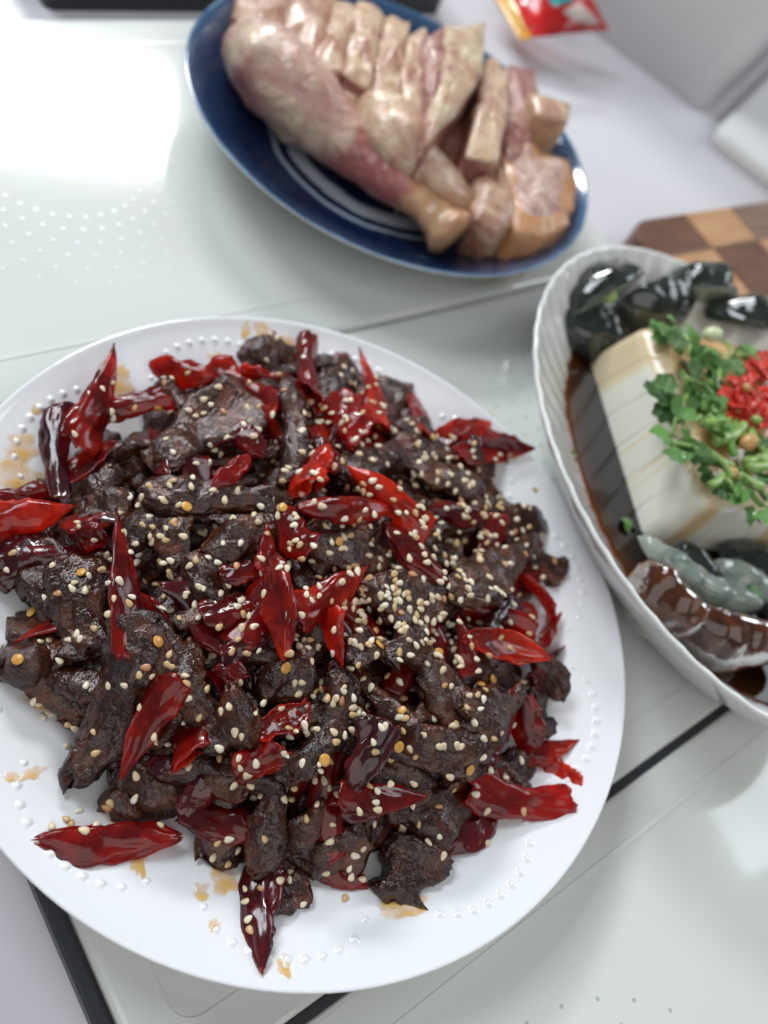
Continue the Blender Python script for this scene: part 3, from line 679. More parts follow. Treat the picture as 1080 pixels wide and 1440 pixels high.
bprof = [(.002, .008), (.03, .008), (.05, .008), (.062, .0092), (.075, .0125), (.088, .0195), (.098, .0270), (.1015, .0297), (.1025, .0302), (.1030, .0298), (.1027, .0288), (.098, .0250), (.086, .0160), (.072, .0085), (.060, .0045), (.055, .0006), (.050, .0006), (.048, .003), (.002, .004)]
v, f = lathe(bprof, 128)
M_under = simple('pale_glaze_underside', (.62, .66, .66), .2)
bp = meshobj('blue_plate', v, f, [blue_mat(), M_under]); bp.location = BC
bp.data.polygons.foreach_set('material_index', [1 if (k // 128) >= 9 else 0 for k in range(len(f))])
tag(bp, 'round dark blue plate with pale rim holding the boiled chicken', 'plate')

def flesh(name, stops, scale, rough=.27, bsc=260, bst=.5):
    m, nt, b = newmat(name); nt.links.new(ramp(nt, noise_tex(nt, scale, 5, .6, dist=.8), stops), b.inputs['Base Color'])
    S(b, Roughness=rough, Subsurface_Weight=.25, Subsurface_Scale=.004, Specular_IOR_Level=.6, Coat_Weight=.22, Coat_Roughness=.06); b.inputs['Subsurface Radius'].default_value = (1, .5, .3)
    bump(nt, b, noise_tex(nt, 420, 3, .6), .4, .0009, bump(nt, b, noise_tex(nt, 120, 4, .55, dist=1.5), .6, .003)); return m
M_skin = flesh('chicken_skin', [(.30, (.40, .17, .11)), (.44, (.54, .32, .21)), (.56, (.68, .50, .34)), (.68, (.60, .36, .20))], 42)
M_pskin = flesh('pale_chicken_skin', [(.30, (.40, .18, .13)), (.48, (.56, .38, .24)), (.66, (.70, .58, .40))], 40)
M_cut = flesh('chicken_meat', [(.30, (.20, .055, .050)), (.48, (.38, .16, .125)), (.68, (.58, .36, .28))], 85)
M_pinkskin = flesh('pinkish_chicken_skin', [(.30, (.30, .11, .065)), (.48, (.46, .25, .16)), (.66, (.60, .42, .29))], 80)
M_rimskin = flesh('orange_chicken_skin', [(.3, (.50, .22, .09)), (.7, (.60, .33, .16))], 60)

def tube_pts(pts, rad, seg=28, n=44, seed=1, amp=.1, fscale=60):
    P = [Vector(p) for p in pts]; so = Vector((seed * 3.3, seed * 1.9, seed)); V = []
    def at(t):
        x = t * (len(P) - 1); i = min(len(P) - 2, int(x)); s = x - i
        a, b, c, d = P[max(0, i - 1)], P[i], P[i + 1], P[min(len(P) - 1, i + 2)]
        return .5 * ((2 * b) + (c - a) * s + (2 * a - 5 * b + 4 * c - d) * s * s + (3 * b - a - 3 * c + d) * s ** 3)
    def rd(t):
        for (a, ra), (b, rb) in zip(rad, rad[1:]):
            if t <= b: s = (t - a) / (b - a); s = s * s * (3 - 2 * s); return ra + (rb - ra) * s
        return rad[-1][1]
    for i in range(n):
        t = i / (n - 1); p = at(t); d = (at(min(1, t + .02)) - at(max(0, t - .02))).normalized()
        y = Vector((0, 0, 1)).cross(d).normalized(); z = d.cross(y); r = rd(t)
        for j in range(seg):
            a = 2 * math.pi * j / seg; q = y * math.cos(a) + z * math.sin(a); w_ = p + q * r
            V.append(w_ + q * r * amp * fbm(w_ * fscale + so, 3))
    f = grid_faces(n, seg); f.append(tuple(range(seg))[::-1]); f.append(tuple(range((n - 1) * seg, n * seg)))
    return V, f
# drumstick: a skin-covered leg, its bare red shank and the knuckle
ax = [px(338, 55, .030), px(384, 100, .032), px(440, 158, .029), px(500, 216, .025), px(558, 262, .026), px(606, 300, .026), px(640, 336, .024)]
dr = tag(empty('chicken_drumstick', ax[1].xy.to_3d()), 'whole chicken drumstick lying across the front of the blue plate', 'chicken')
def child(o, name, v, f, mats, midx=None):
    c = meshobj(name, [Vector(q) - o.location for q in v], f, mats, o, True, midx); return c
rad = [(0, .004), (.04, .0135), (.16, .0195), (.30, .0182), (.45, .0130), (.58, .0098), (.70, .0082), (.80, .0072), (.87, .0092), (.94, .0122), (.985, .0100), (1, .003)]
v, f = tube_pts(ax, rad, 36, 80, 4, .12, 70)
def leg_mat():
    m, nt, b = newmat('drumstick_skin'); S(b, Roughness=.27, Subsurface_Weight=.25, Subsurface_Scale=.004, Specular_IOR_Level=.6, Coat_Weight=.35, Coat_Roughness=.1); b.inputs['Subsurface Radius'].default_value = (1, .5, .3)
    sk = ramp(nt, noise_tex(nt, 40, 6, .62, dist=.6), [(.33, (.40, .16, .14)), (.46, (.54, .31, .25)), (.58, (.68, .52, .38)), (.72, (.64, .44, .26))])
    rd = ramp(nt, noise_tex(nt, 45, 4), [(.3, (.28, .065, .065)), (.7, (.45, .17, .15))]); tn = ramp(nt, noise_tex(nt, 60, 4), [(.3, (.45, .20, .09)), (.7, (.58, .35, .18))])
    at = N(nt, 'ShaderNodeAttribute'); at.attribute_name = 'along'; nz = noise_tex(nt, 60, 4, .6)
    ma = N(nt, 'ShaderNodeMath', operation='MULTIPLY_ADD'); nt.links.new(nz, ma.inputs[0]); ma.inputs[1].default_value = .16; nt.links.new(at.outputs['Fac'], ma.inputs[2])
    def mix(lo, hi, A, Bc):
        k = N(nt, 'ShaderNodeMapRange'); nt.links.new(ma.outputs[0], k.inputs[0]); k.inputs[1].default_value = lo; k.inputs[2].default_value = hi
        x = N(nt, 'ShaderNodeMix', data_type='RGBA'); nt.links.new(k.outputs[0], x.inputs[0]); nt.links.new(A, x.inputs[6]); nt.links.new(Bc, x.inputs[7]); return x.outputs[2]
    nt.links.new(mix(.73, .78, mix(.49, .53, sk, rd), tn), b.inputs['Base Color']); bump(nt, b, noise_tex(nt, 110, 5, .55, dist=1.5), .6, .003); return m
leg = child(dr, 'leg_meat', v, f, [leg_mat()])
att = leg.data.attributes.new('along', 'FLOAT', 'POINT'); att.data.foreach_set('value', [(k // 36) / 79 + .05 * math.cos(2 * math.pi * (k % 36) / 36 + .8) for k in range(len(v))])

def chunk(pts, z, base, label, top, side, seed=1, shrink=.94, bulge=.0025, name='chicken_piece', noiseamp=.0036, rim=4, wide=1.12):
    """cut piece: outline at height z, walls down to base, skin on top and cut meat on the walls"""
    mu, mv = sum(p[0] for p in pts) / len(pts), sum(p[1] for p in pts) / len(pts); pts = [(mu + (u - mu) * wide, mv + (v - mv) * (1 + (wide - 1) * .5)) for u, v in pts]
    T = [px(u, v, z) for u, v in pts]; c = sum(T, Vector()) / len(T); n = len(T)
    area_ = sum(T[i].x * T[(i + 1) % n].y - T[(i + 1) % n].x * T[i].y for i in range(n))
    if area_ < 0: T.reverse()
    dense = []
    for i in range(n):
        a, b = T[i], T[(i + 1) % n]
        for k in range(4): dense.append(a.lerp(b, k / 4))
    n = len(dense); V = []; so = Vector((seed * 2.1, seed * 1.1, seed * .7))
    rings = [(.0, 0, bulge), (.35, 0, bulge * .9), (.7, 0, bulge * .55), (.96, 0, .0006), (1, -.0008, 0), (1.0, .3, 0), (.99, .6, 0), (shrink, 1, 0)]
    for s, dn, up in rings:
        for p in dense:
            q = c + (p - c) * s; zz = z + up - ((z - base) * dn if dn > 0 else -dn)
            if dn > 0: q = c + (p - c) * s
            w_ = Vector((q.x, q.y, zz)); dd = (p - c); dd.z = 0; dd = dd.normalized()
            w_ += dd * noiseamp * fbm(w_ * 130 + so, 2) * (s ** .5) + Vector((0, 0, noiseamp * .9 * fbm(w_ * 110 + so * 2, 2)))
            V.append(w_)
    f = grid_faces(len(rings), n); mi = [0 if k // n < rim else 1 for k in range(len(f))]
    f = [tuple(reversed(q)) for q in f]; f.append(tuple(reversed(range((len(rings) - 1) * n, len(rings) * n)))); mi.append(1)
    loc = Vector((c.x, c.y, base)); o = meshobj(name, [q - loc for q in V], f, [top, side], None, True, mi); o.location = loc
    tag(o, label, 'chicken', 'sliced boiled chicken on the blue plate'); return o
chunk([(338, -8), (400, -12), (418, 22), (402, 46), (350, 44), (334, 22)], .034, .015, 'ragged pinkish chicken scrap at the back left behind the drumstick', M_pinkskin, M_cut, 1)
chunk([(416, -6), (470, -6), (466, 34), (448, 82), (424, 62), (404, 44)], .040, .015, 'pink chicken slice just right of the ragged scrap', M_pinkskin, M_cut, 2)
chunk([(472, 2), (500, 8), (490, 60), (478, 106), (452, 100), (442, 82), (462, 40)], .042, .014, 'narrow chicken slice with pink flank, second of the row', M_skin, M_cut, 3)
chunk([(502, 8), (538, 22), (528, 74), (519, 122), (484, 104), (494, 56)], .043, .013, 'tan skinned chicken slice before the dark gap', M_skin, M_cut, 4)
chunk([(543, 26), (573, 36), (566, 92), (560, 142), (526, 124), (534, 74)], .043, .013, 'tan skinned chicken slice after the dark gap', M_skin, M_cut, 5)
chunk([(577, 52), (598, 44), (600, 100), (596, 190), (570, 176), (564, 112)], .043, .012, 'long wrinkled tan chicken slice left of the tallest piece', M_skin, M_cut, 6)
chunk([(628, 40), (678, 38), (676, 104), (654, 138), (606, 198), (600, 172), (622, 110)], .054, .013, 'tallest chicken slice, pale skin over a pink cut side', M_pskin, M_cut, 7)
chunk([(596, 58), (630, 40), (622, 112), (604, 176), (598, 120)], .049, .013, 'pink cut slice leaning against the tallest piece', M_cut, M_cut, 8)
chunk([(622, 190), (662, 130), (676, 160), (664, 232), (630, 236)], .028, .012, 'dark pink chicken cavity in the middle of the plate', M_cut, flesh('dark_red_meat', [(.3, (.12, .03, .03)), (.7, (.26, .09, .08))], 60), 9)
chunk([(684, 86), (714, 96), (712, 160), (700, 222), (660, 214), (672, 140)], .045, .012, 'upright chicken slab with mottled tan skin right of centre', M_skin, M_cut, 10)
chunk([(716, 96), (748, 104), (754, 132), (746, 196), (718, 228), (704, 190)], .036, .012, 'pink chicken slice with yellow skin edge at the right', M_cut, M_pinkskin, 11)
chunk([(748, 130), (800, 148), (796, 172), (756, 164)], .046, .014, 'square cut tan chicken block at the right edge', M_skin, M_skin, 12, noiseamp=.001)
chunk([(706, 222), (734, 190), (750, 212), (798, 224), (803, 270), (792, 316), (758, 332), (728, 320), (712, 272)], .034, .010, 'big round cut chicken joint with orange skin rim', flesh('cut_joint', [(.32, (.22, .10, .085)), (.46, (.50, .31, .25)), (.62, (.64, .48, .40))], 120), M_rimskin, 13, 1.0, .004, rim=2)
chunk([(662, 268), (680, 244), (696, 228), (716, 266), (722, 314), (696, 326), (670, 306)], .032, .010, 'rounded brown chicken joint left of the big round one', M_pinkskin, M_pinkskin, 14, .96, .007)
chunk([(464, 112), (520, 138), (506, 176), (478, 158)], .034, .012, 'small tan skin piece tucked between drumstick and slices', M_skin, M_skin, 15)
v, f = tube_pts([px(532, 150, .034), px(548, 190, .034), px(580, 232, .031), px(616, 268, .026), px(656, 296, .020)], [(0, .006), (.1, .0140), (.35, .0165), (.65, .0130), (.9, .011), (1, .004)], 26, 40, 9, .16, 90)
o = meshobj('chicken_wing', v, f, M_skin); tag(o, 'wrinkled tan chicken wing lying beside the drumstick', 'chicken')

# ------------------------------------------------------------------ red snack packet
pk = tag(empty('snack_packet', px(775, 25, .0).xy.to_3d() + Vector((0, 0, -.0099))), 'shiny red sachet with yellow edge leaning on the storage box', 'packet')
M_red = varied('red_foil', [(.3, (.62, .012, .012)), (.7, (.72, .03, .025))], 30, .2, .35, .002, 90, Coat_Weight=.5)
M_yel = varied('yellow_foil', [(.3, (.72, .30, .03)), (.7, (.80, .45, .08))], 40, .22, .3, .002, 90)
M_teal = varied('teal_foil', [(.3, (.02, .33, .36)), (.7, (.10, .45, .47))], 50, .22, .3, .002, 90)
M_pale = varied('pale_print', [(.3, (.75, .35, .30)), (.6, (.75, .70, .65)), (.8, (.7, .04, .03))], 90, .25)
def sheet(P, nu=14, nv=10, puff=.006, seed=1):
    top, bot = [], []
    for i in range(nu):
        for j in range(nv):
            s, t_ = i / (nu - 1), j / (nv - 1)
            a = P[0].lerp(P[1], s).lerp(P[3].lerp(P[2], s), t_); h = (16 * s * (1 - s) * t_ * (1 - t_)) ** .6 * puff
            cr = .0012 * fbm(a * 90 + Vector((seed, 0, 0)), 2); top.append(a + Vector((0, 0, h + cr + .0012))); bot.append(a + Vector((0, 0, cr)))
    f = grid_faces(nu, nv, False); K = nu * nv
    f2 = [tuple(reversed([q + K for q in x])) for x in f]
    per = [(0, j) for j in range(nv)] + [(i, nv - 1) for i in range(1, nu)] + [(nu - 1, j) for j in range(nv - 2, -1, -1)] + [(i, 0) for i in range(nu - 2, 0, -1)]
    rim = [(a[0] * nv + a[1], b[0] * nv + b[1], b[0] * nv + b[1] + K, a[0] * nv + a[1] + K) for a, b in zip(per, per[1:] + per[:1])]
    return top + bot, f + f2 + rim
def P4(l): return [px(u, v, z) for u, v, z in l]
child(pk, 'packet_body', *sheet(P4([(712, -6, .006), (741, 54, .006), (856, 42, .012), (800, -30, .030)]), puff=.014), M_red)
child(pk, 'side_seam', *sheet(P4([(690, -8, .003), (731, 57, .003), (746, 55, .009), (714, -8, .009)]), 12, 5, .002, 3), M_yel)
child(pk, 'teal_panel', *sheet(P4([(762, -14, .0285), (778, 10, .0275), (806, 3, .030), (796, -20, .036)]), 8, 8, .003, 4), M_teal)
child(pk, 'picture_panel', *sheet(P4([(792, 18, .0250), (806, 29, .0220), (842, 36, .020), (816, 6, .029)]), 8, 8, .003, 5), M_pale)

# ------------------------------------------------------------------ fluted dish with tofu
DC = Vector((.2345, .2132, 0)); DR = R(13)
NF = 52
def dish_shape(a, b, zf):
    pass
lv = [  # (a, b, z, flute depth) inside from the middle up to the rim, then outside down
 (.001, .001, .008, 0), (.022, .044, .008, 0), (.044, .082, .0085, 0), (.050, .089, .0105, .0003), (.055, .094, .016, .0009), (.0625, .0995, .023, .0013), (.072, .106, .031, .0015), (.0805, .1118, .0390, .0013), (.0848, .1155, .0432, .0009), (.0860, .1168, .0446, .0006),
 (.0870, .1178, .0451, .0004), (.0879, .1186, .0446, .0003), (.0876, .1181, .0430, .0003), (.0822, .1140, .0350, .0003), (.073, .107, .0235, .0003), (.062, .098, .012, .0002), (.054, .092, .004, 0), (.050, .087, .0, 0), (.047, .084, .0, 0), (.045, .082, .003, 0), (.001, .001, .003, 0)]
V = []; SG = NF * 8
for a_, b_, z, fl in lv:
    for j in range(SG):
        t_ = 2 * math.pi * j / SG; k = fl * (abs(math.sin(t_ * NF / 2)) - .5)
        x, y = (a_ + k) * math.cos(t_), (b_ + k) * math.sin(t_)
        V.append((x * math.cos(DR) - y * math.sin(DR), x * math.sin(DR) + y * math.cos(DR), z))
dish = meshobj('serving_dish', V, [tuple(reversed(q)) if 0 else q for q in grid_faces(len(lv), SG)], M_dish); dish.location = DC
tag(dish, 'oval fluted white dish of tofu at the right edge', 'dish')
SZ = .0178
m_soy, nt, b = newmat('soy_sauce'); S(b, Roughness=.06, Specular_IOR_Level=.32); _a = N(nt, 'ShaderNodeAttribute'); _a.attribute_name = 'edge'; nt.links.new(ramp(nt, _a.outputs['Fac'], [(.0, (.007, .0035, .002)), (.72, (.010, .0045, .002)), (1, (.16, .045, .010))]), b.inputs['Base Color'])
V = []; rings = [(0, 0, 0), (.03, .06, 0), (.0545, .0935, 0), (.0570, .0955, .0003), (.0574, .0958, -.006)]
for a_, b_, z in rings:
    for j in range(120):
        t_ = 2 * math.pi * j / 120; k = 1 + (.012 * noise.noise(Vector((math.cos(t_) * 4, math.sin(t_) * 4, 0))) if z else 0)
        x, y = a_ * k * math.cos(t_), b_ * k * math.sin(t_); V.append((x * math.cos(DR) - y * math.sin(DR), x * math.sin(DR) + y * math.cos(DR), SZ + z))
soy = meshobj('soy_sauce', V, grid_faces(5, 120), m_soy); soy.location = DC; soy.data.attributes.new('edge', 'FLOAT', 'POINT').data.foreach_set('value', [(0, .5, .8, 1, 1)[k // 120] for k in range(600)]); tag(soy, 'dark pool of soy sauce around the tofu', 'soy sauce')

# tofu: soft block, wider at the foot, stained by sauce on top and in runs down its sides
def tofu_mat():
    m, nt, b = newmat('stained_silken_tofu'); S(b, Roughness=.24, Subsurface_Weight=.3, Subsurface_Scale=.006, Coat_Weight=.4, Coat_Roughness=.1); b.inputs['Subsurface Radius'].default_value = (1, .8, .5)
    at = N(nt, 'ShaderNodeAttribute'); at.attribute_name = 'sauce'
    c = ramp(nt, at.outputs['Fac'], [(0, (.88, .86, .76)), (.35, (.82, .70, .48)), (.7, (.70, .43, .19)), (1, (.56, .29, .10))]); nt.links.new(c, b.inputs['Base Color']); return m
TB = [px(822, 490, .018), px(905, 765, .018)]; TT = [px(890, 450, .0505), px(1007, 705, .0505)]
ty = (TB[0] - TB[1]); TL = ty.length; ty.normalize(); tx = Vector((ty.y, -ty.x, 0)); TO = TB[1].copy(); TO.z = 0
TW = .086; z0, z1 = .0090, .0508
def tofu_local(p): d = p - TO; return d @ tx, d @ ty
l0 = tofu_local(TT[1]); l1 = tofu_local(TT[0])
insx0 = (l0[0] + l1[0]) / 2; insy0 = l0[1]; insy1 = TL - l1[1]
print('tofu', TL, l0, l1)
V, A = [], []
nz, NP = 16, 420
slices = [.155, .31, .47, .63, .80]
for k in range(nz + 8):
    if k <= nz: q = k / nz; roll = 0
    else: q = 1; roll = (k - nz) / 8
    zq = z0 + (z1 - z0) * q; er = .006
    if q > .85 and k <= nz: pass
    rise = min(1, max(0, (q - .84) / .16)); rin = er * (1 - math.sqrt(max(0, 1 - rise ** 2)))
    xa, xb = insx0 * q + rin, TW - .010 * q - rin; ya, yb = max(.0, insy0) * q + rin, TL - max(0, insy1) * q - rin
    if roll:
        cx, cy = (xa + xb) / 2, (ya + yb) / 2; s = 1 - roll; xa, xb, ya, yb = cx + (xa - cx) * s, cx + (xb - cx) * s, cy + (ya - cy) * s, cy + (yb - cy) * s
    cr = .007 * (1 - roll) + .0001
    for j in range(NP):
        # rounded rectangle by angle-free arclength
        per = 2 * (xb - xa) + 2 * (yb - ya); d = per * j / NP; W_, L_ = xb - xa, yb - ya
        if d < L_: x, y = xa, yb - d; sd = 'l'
        elif d < L_ + W_: x, y = xa + d - L_, ya; sd = 'f'
        elif d < 2 * L_ + W_: x, y = xb, ya + d - L_ - W_; sd = 'r'
        else: x, y = xb - (d - 2 * L_ - W_), yb; sd = 'b'
        ccx, ccy = min(max(x, xa + cr), xb - cr), min(max(y, ya + cr), yb - cr); dd = Vector((x - ccx, y - ccy))
        if dd.length > cr: dd = dd.normalized() * cr
        x, y = ccx + dd.x, ccy + dd.y
        gv = 0
        yy = (y - ya) / max(1e-5, L_); xx = (x - xa) / max(1e-5, W_)
        if sd == 'l':
            for s in slices: gv = max(gv, math.exp(-((yy - s - .012 * math.sin(s * 40)) / .004) ** 2))
            x += gv * .0006
        if sd == 'f':
            for s in (.28, .52, .76): gv = max(gv, math.exp(-((xx - s) / .012) ** 2))
            y += gv * .0009
        zz = zq + (.0010 * fbm(Vector((x, y, 0)) * 60, 2) * (1 if k >= nz else q)) + (.002 * (1 - (1 - roll) ** 2) if roll else 0) - (.0008 * gv if k > nz - 2 else 0)
        p = TO + tx * x + ty * y; V.append(Vector((p.x, p.y, zz)))
        # how far the sauce has stained
        nn = .5 + .5 * noise.noise(Vector((x, y, 0)) * 70)
        if roll or rise > .55: st = .52 + .40 * nn if (roll > .06 or sd in 'br') else .22 + .35 * nn
        else:
            st = .02
            if sd == 'l':
                st = max(st, .44 * min(1, max(0, (yy - .74) / .05)) * (.8 + .2 * q))
                for yc, wd, am in ((.455, .006, .60), (.315, .007, .68), (.268, .006, .45)): st = max(st, am * math.exp(-((yy - yc + .03 * (1 - q)) / wd) ** 2) * (.35 + .65 * q))
            elif sd == 'f':
                for xc, wd, am in ((.11, .06, .55), (.60, .05, .5), (.80, .16, .62), (1.0, .1, .6)): st = max(st, am * math.exp(-((xx - xc - .05 * (1 - q)) / wd) ** 4))
            else: st = .5
            st = max(st, .55 * max(0, 1 - q * 9 - 1.2))
        A.append(st)
f = grid_faces(nz + 8, NP); f = [tuple(reversed(q)) for q in f]
f = [tuple(reversed(q)) for q in f]; last = (nz + 7) * NP; f.append(tuple(range(last, last + NP)))
tofu = meshobj('tofu_block', [q - TO for q in V], f, tofu_mat()); tofu.location = TO
at = tofu.data.attributes.new('sauce', 'FLOAT', 'POINT'); at.data.foreach_set('value', A)
tag(tofu, 'cream tofu block with brown sauce runs in the fluted dish', 'tofu')
TZ = z1 + .0015

# century egg pieces
def egg_mat(name, a, b, tr, rough=.07):
    m, nt, bs = newmat(name); S(bs, Roughness=rough, Coat_Weight=.8, Coat_Roughness=.03, Transmission_Weight=tr, IOR=1.38)
    nt.links.new(ramp(nt, noise_tex(nt, 70, 4, .6, dist=1.2), [(.3, a), (.7, b)]), bs.inputs['Base Color']); bump(nt, bs, noise_tex(nt, 120, 3), .35, .002); return m
M_eggd = egg_mat('dark_jelly_egg', (.008, .013, .011), (.035, .045, .036), 0)
M_eggg = egg_mat('grey_green_yolk', (.10, .14, .12), (.36, .40, .33), 0, .12)
M_egga = egg_mat('amber_jelly', (.010, .0035, .003), (.20, .048, .008), .45)
def wedge(u1, v1, u2, v2, z, wd, ht, span, roll, mo, mi_, label, seed, amp=.10):
    p0, p1 = px(u1, v1, z), px(u2, v2, z); L = (p1 - p0).length; so = Vector((seed * 1.7, seed, 0)); V = []; nu, nv = 26, 16
    for i in range(nu):
        t_ = i / (nu - 1); q = 2 * t_ - 1; e = max(0, 1 - q * q) ** .5
        ring = []
        for j in range(nv):
            a = R(-span / 2 + span * j / (nv - 1)); ring.append((math.sin(a) * wd, math.cos(a) * ht))
        for k in range(1, 9): ring.append((ring[nv - 1][0] * (1 - k / 9), ring[nv - 1][1] * (1 - k / 9) - .12 * ht * math.sin(k / 9 * 3.14)))
        for k in range(9): ring.append((ring[0][0] * k / 9, ring[0][1] * k / 9 - .1 * ht * math.sin(k / 9 * 3.14)))
        for y, zz in ring:
            p = Vector((q * L / 2, y * e, zz * e)); p += Vector((0, p.y, p.z)) * amp * fbm(p * 110 + so, 2); p.y += .12 * L * q * q; V.append(p)
    K = nv + 17; f = grid_faces(nu, K); mi2 = [0 if (k % K) < nv - 1 else 1 for k in range(len(f))]
    o = meshobj('century_egg', V, f, [mo, mi_], None, True, mi2); o.matrix_world = frame(p0, p1, Vector((0, 0, 1)), roll)
    tag(o, label, 'century egg', 'century egg wedges in the fluted dish')
wedge(800, 452, 894, 400, .029, .022, .018, 140, -60, M_eggd, M_eggg, 'dark egg wedge with a pale cut edge at the back left of the dish', 1)
wedge(788, 478, 880, 452, .022, .017, .013, 150, 25, M_eggd, M_eggd, 'low black egg wedge at the left end under the pale edged one', 2, .2)
wedge(862, 446, 956, 414, .029, .020, .018, 140, 70, M_eggd, M_egga, 'brown black egg wedge in the middle of the back row', 3)
wedge(934, 412, 1030, 440, .035, .018, .019, 140, -45, M_eggd, M_eggg, 'glinting egg wedge behind the coriander', 4, .22)
wedge(1000, 452, 1086, 472, .041, .017, .015, 140, -30, M_eggd, M_eggd, 'dark egg wedge at the far right of the back row', 5, .2)
wedge(886, 776, 1062, 874, .032, .0075, .0115, 120, 25, M_eggg, M_eggg, 'long grey green egg wedge across the front of the dish', 6, .26)
wedge(888, 800, 980, 890, .027, .016, .015, 140, 75, M_egga, M_egga, 'amber egg jelly at the front left of the dish', 7, .16)
wedge(944, 868, 1090, 912, .027, .0145, .014, 140, 70, M_egga, M_eggd, 'reddish brown egg wedge on the front wall of the dish', 8, .10)
wedge(936, 772, 1000, 834, .026, .012, .012, 130, 60, M_eggd, M_eggd, 'small blue black egg piece below the tofu corner', 9)
wedge(990, 800, 1078, 846, .028, .013, .013, 120, 60, M_eggg, M_eggd, 'grey egg wedge with a green scrap on it', 10)
wedge(1056, 846, 1110, 950, .030, .013, .014, 120, -60, M_eggg, M_eggd, 'egg wedge at the right border of the photo', 11)
wedge(1010, 796, 1130, 812, .022, .013, .011, 140, 20, M_eggd, M_eggd, 'dark egg piece close against the tofu foot', 12)

# coriander, stems, chopped chili and beans on the tofu
M_leaf = varied('coriander_leaf', [(.3, (.045, .14, .028)), (.55, (.10, .27, .045)), (.75, (.30, .52, .07))], 120, .3, .4, .0008, 300, Coat_Weight=.25)
_nt = M_leaf.node_tree; _b = _nt.nodes['Principled BSDF']; _hs = _nt.nodes.new('ShaderNodeHueSaturation'); _oi = _nt.nodes.new('ShaderNodeObjectInfo'); _mr = _nt.nodes.new('ShaderNodeMapRange')
_mr.inputs[3].default_value = .55; _mr.inputs[4].default_value = 1.35; _nt.links.new(_oi.outputs['Random'], _mr.inputs[0]); _nt.links.new(_mr.outputs[0], _hs.inputs['Value'])
_src = _b.inputs['Base Color'].links[0].from_socket; _nt.links.new(_src, _hs.inputs['Color']); _nt.links.new(_hs.outputs[0], _b.inputs['Base Color'])
M_stem = varied('coriander_stem', [(.3, (.16, .30, .05)), (.7, (.36, .50, .16))], 160, .3, Coat_Weight=.2)
M_fresh = varied('fresh_red_chili', [(.3, (.48, .014, .008)), (.6, (.62, .035, .012)), (.8, (.66, .15, .05))], 260, .28, .4, .0006, 500)
M_bean = varied('soy_bean', [(.3, (.50, .25, .08)), (.7, (.62, .36, .15))], 160, .3)
def leaf_geo(seed, s):
    rl = random.Random(seed); na, nr = 42, 5; V = [(0, 0, 0)]; f = []
    cup = rl.uniform(-.5, .6)
    for i in range(1, nr + 1):
        for j in range(na):
            a = R(-150 + 300 * j / (na - 1)); lob = .62 + .26 * abs(math.cos(a * 1.5)) ** .6 + .045 * math.cos(a * 9 + seed)
            r = s * lob * i / nr; V.append((r * math.cos(a) + s * .2 * (i / nr), r * math.sin(a), cup * r * r / s + .10 * s * (i / nr) * math.sin(a * 3 + seed) + .05 * s * math.sin(a * 9) * (i / nr)))
    for j in range(na - 1): f.append((0, 1 + j, 2 + j))
    for i in range(nr - 1): f += [(1 + i * na + j, 1 + i * na + j + 1, 1 + (i + 1) * na + j + 1, 1 + (i + 1) * na + j)[::-1] for j in range(na - 1)]
    n = len(V); V2 = V + [(x, y, z - .00025) for x, y, z in V]; f2 = [tuple(reversed([q + n for q in x])) for x in f]
    return V2, [tuple(reversed(x)) for x in f[:na - 1]] * 0 + f + f2
def stem_geo(p0, p1, r, sag=0., seg=10, n=10):
    pts = [p0.lerp(p1, i / (n - 1)) + Vector((0, 0, sag * math.sin(math.pi * i / (n - 1)))) + (p1 - p0).cross(Vector((0, 0, 1))) * .12 * math.sin(2.4 * i / (n - 1)) for i in range(n)]
    return tube_pts(pts, [(0, r), (1, r * .9)], seg, n + 6, 1, .08, 300)
rs = random.Random(21)
LEAF = {}
def sprig(name, lab, leaves, stem=None):
    c = sum((px(u, v, TZ) for u, v, *_ in leaves), Vector()) / len(leaves)
    sp = tag(empty(name, (c.x, c.y, TZ)), lab, 'coriander', 'coriander on the tofu')
    for k, (u, v, s) in enumerate(leaves):
        q = rs.randrange(6); key = q
        if key not in LEAF: LEAF[key] = meshobj('leaf', *leaf_geo(q, 1.0), M_leaf, sp); o = LEAF[key]
        else: o = link(LEAF[key].copy()); o.parent = sp
        p = px(u, v, TZ + .003 + .0016 * (k % 4)); s = s * .00124
        o.matrix_local = Matrix.Translation(p - sp.location) @ Matrix.Rotation(rs.uniform(0, 6.28), 4, 'Z') @ Matrix.Rotation(rs.uniform(-.55, .55), 4, 'X') @ Matrix.Rotation(rs.uniform(-.5, .5), 4, 'Y') @ Matrix.Scale(s, 4)
    if stem:
        a, b = px(*stem[0], TZ + .005), px(*stem[1], TZ + .003); v, f = stem_geo(a, b, .0009, .003); child(sp, 'stem', v, f, M_stem)
sprig('coriander_sprig', 'coriander sprig at the far corner of the tofu', [(936, 468, 6), (952, 458, 6.5), (960, 478, 6), (944, 484, 5.5), (968, 466, 5), (928, 460, 4)], ((968, 500), (945, 468)))
sprig('coriander_sprig', 'coriander sprig by the white spring onion scrap', [(986, 508, 6.5), (996, 520, 6), (978, 530, 5.5), (1004, 500, 4.5), (972, 512, 5)], ((1016, 512), (1012, 478)))
sprig('coriander_sprig', 'coriander sprig with large grey green leaves left of the chopped chili', [(988, 548, 7.5), (1006, 556, 7), (970, 540, 5.5), (1010, 530, 5), (992, 572, 6), (1012, 580, 5)], ((958, 530), (978, 552)))
sprig('coriander_sprig', 'coriander sprig hanging over the left edge of the tofu', [(938, 556, 8), (950, 572, 6.5), (932, 546, 4.5), (956, 588, 6), (966, 560, 5)], ((966, 556), (950, 618)))
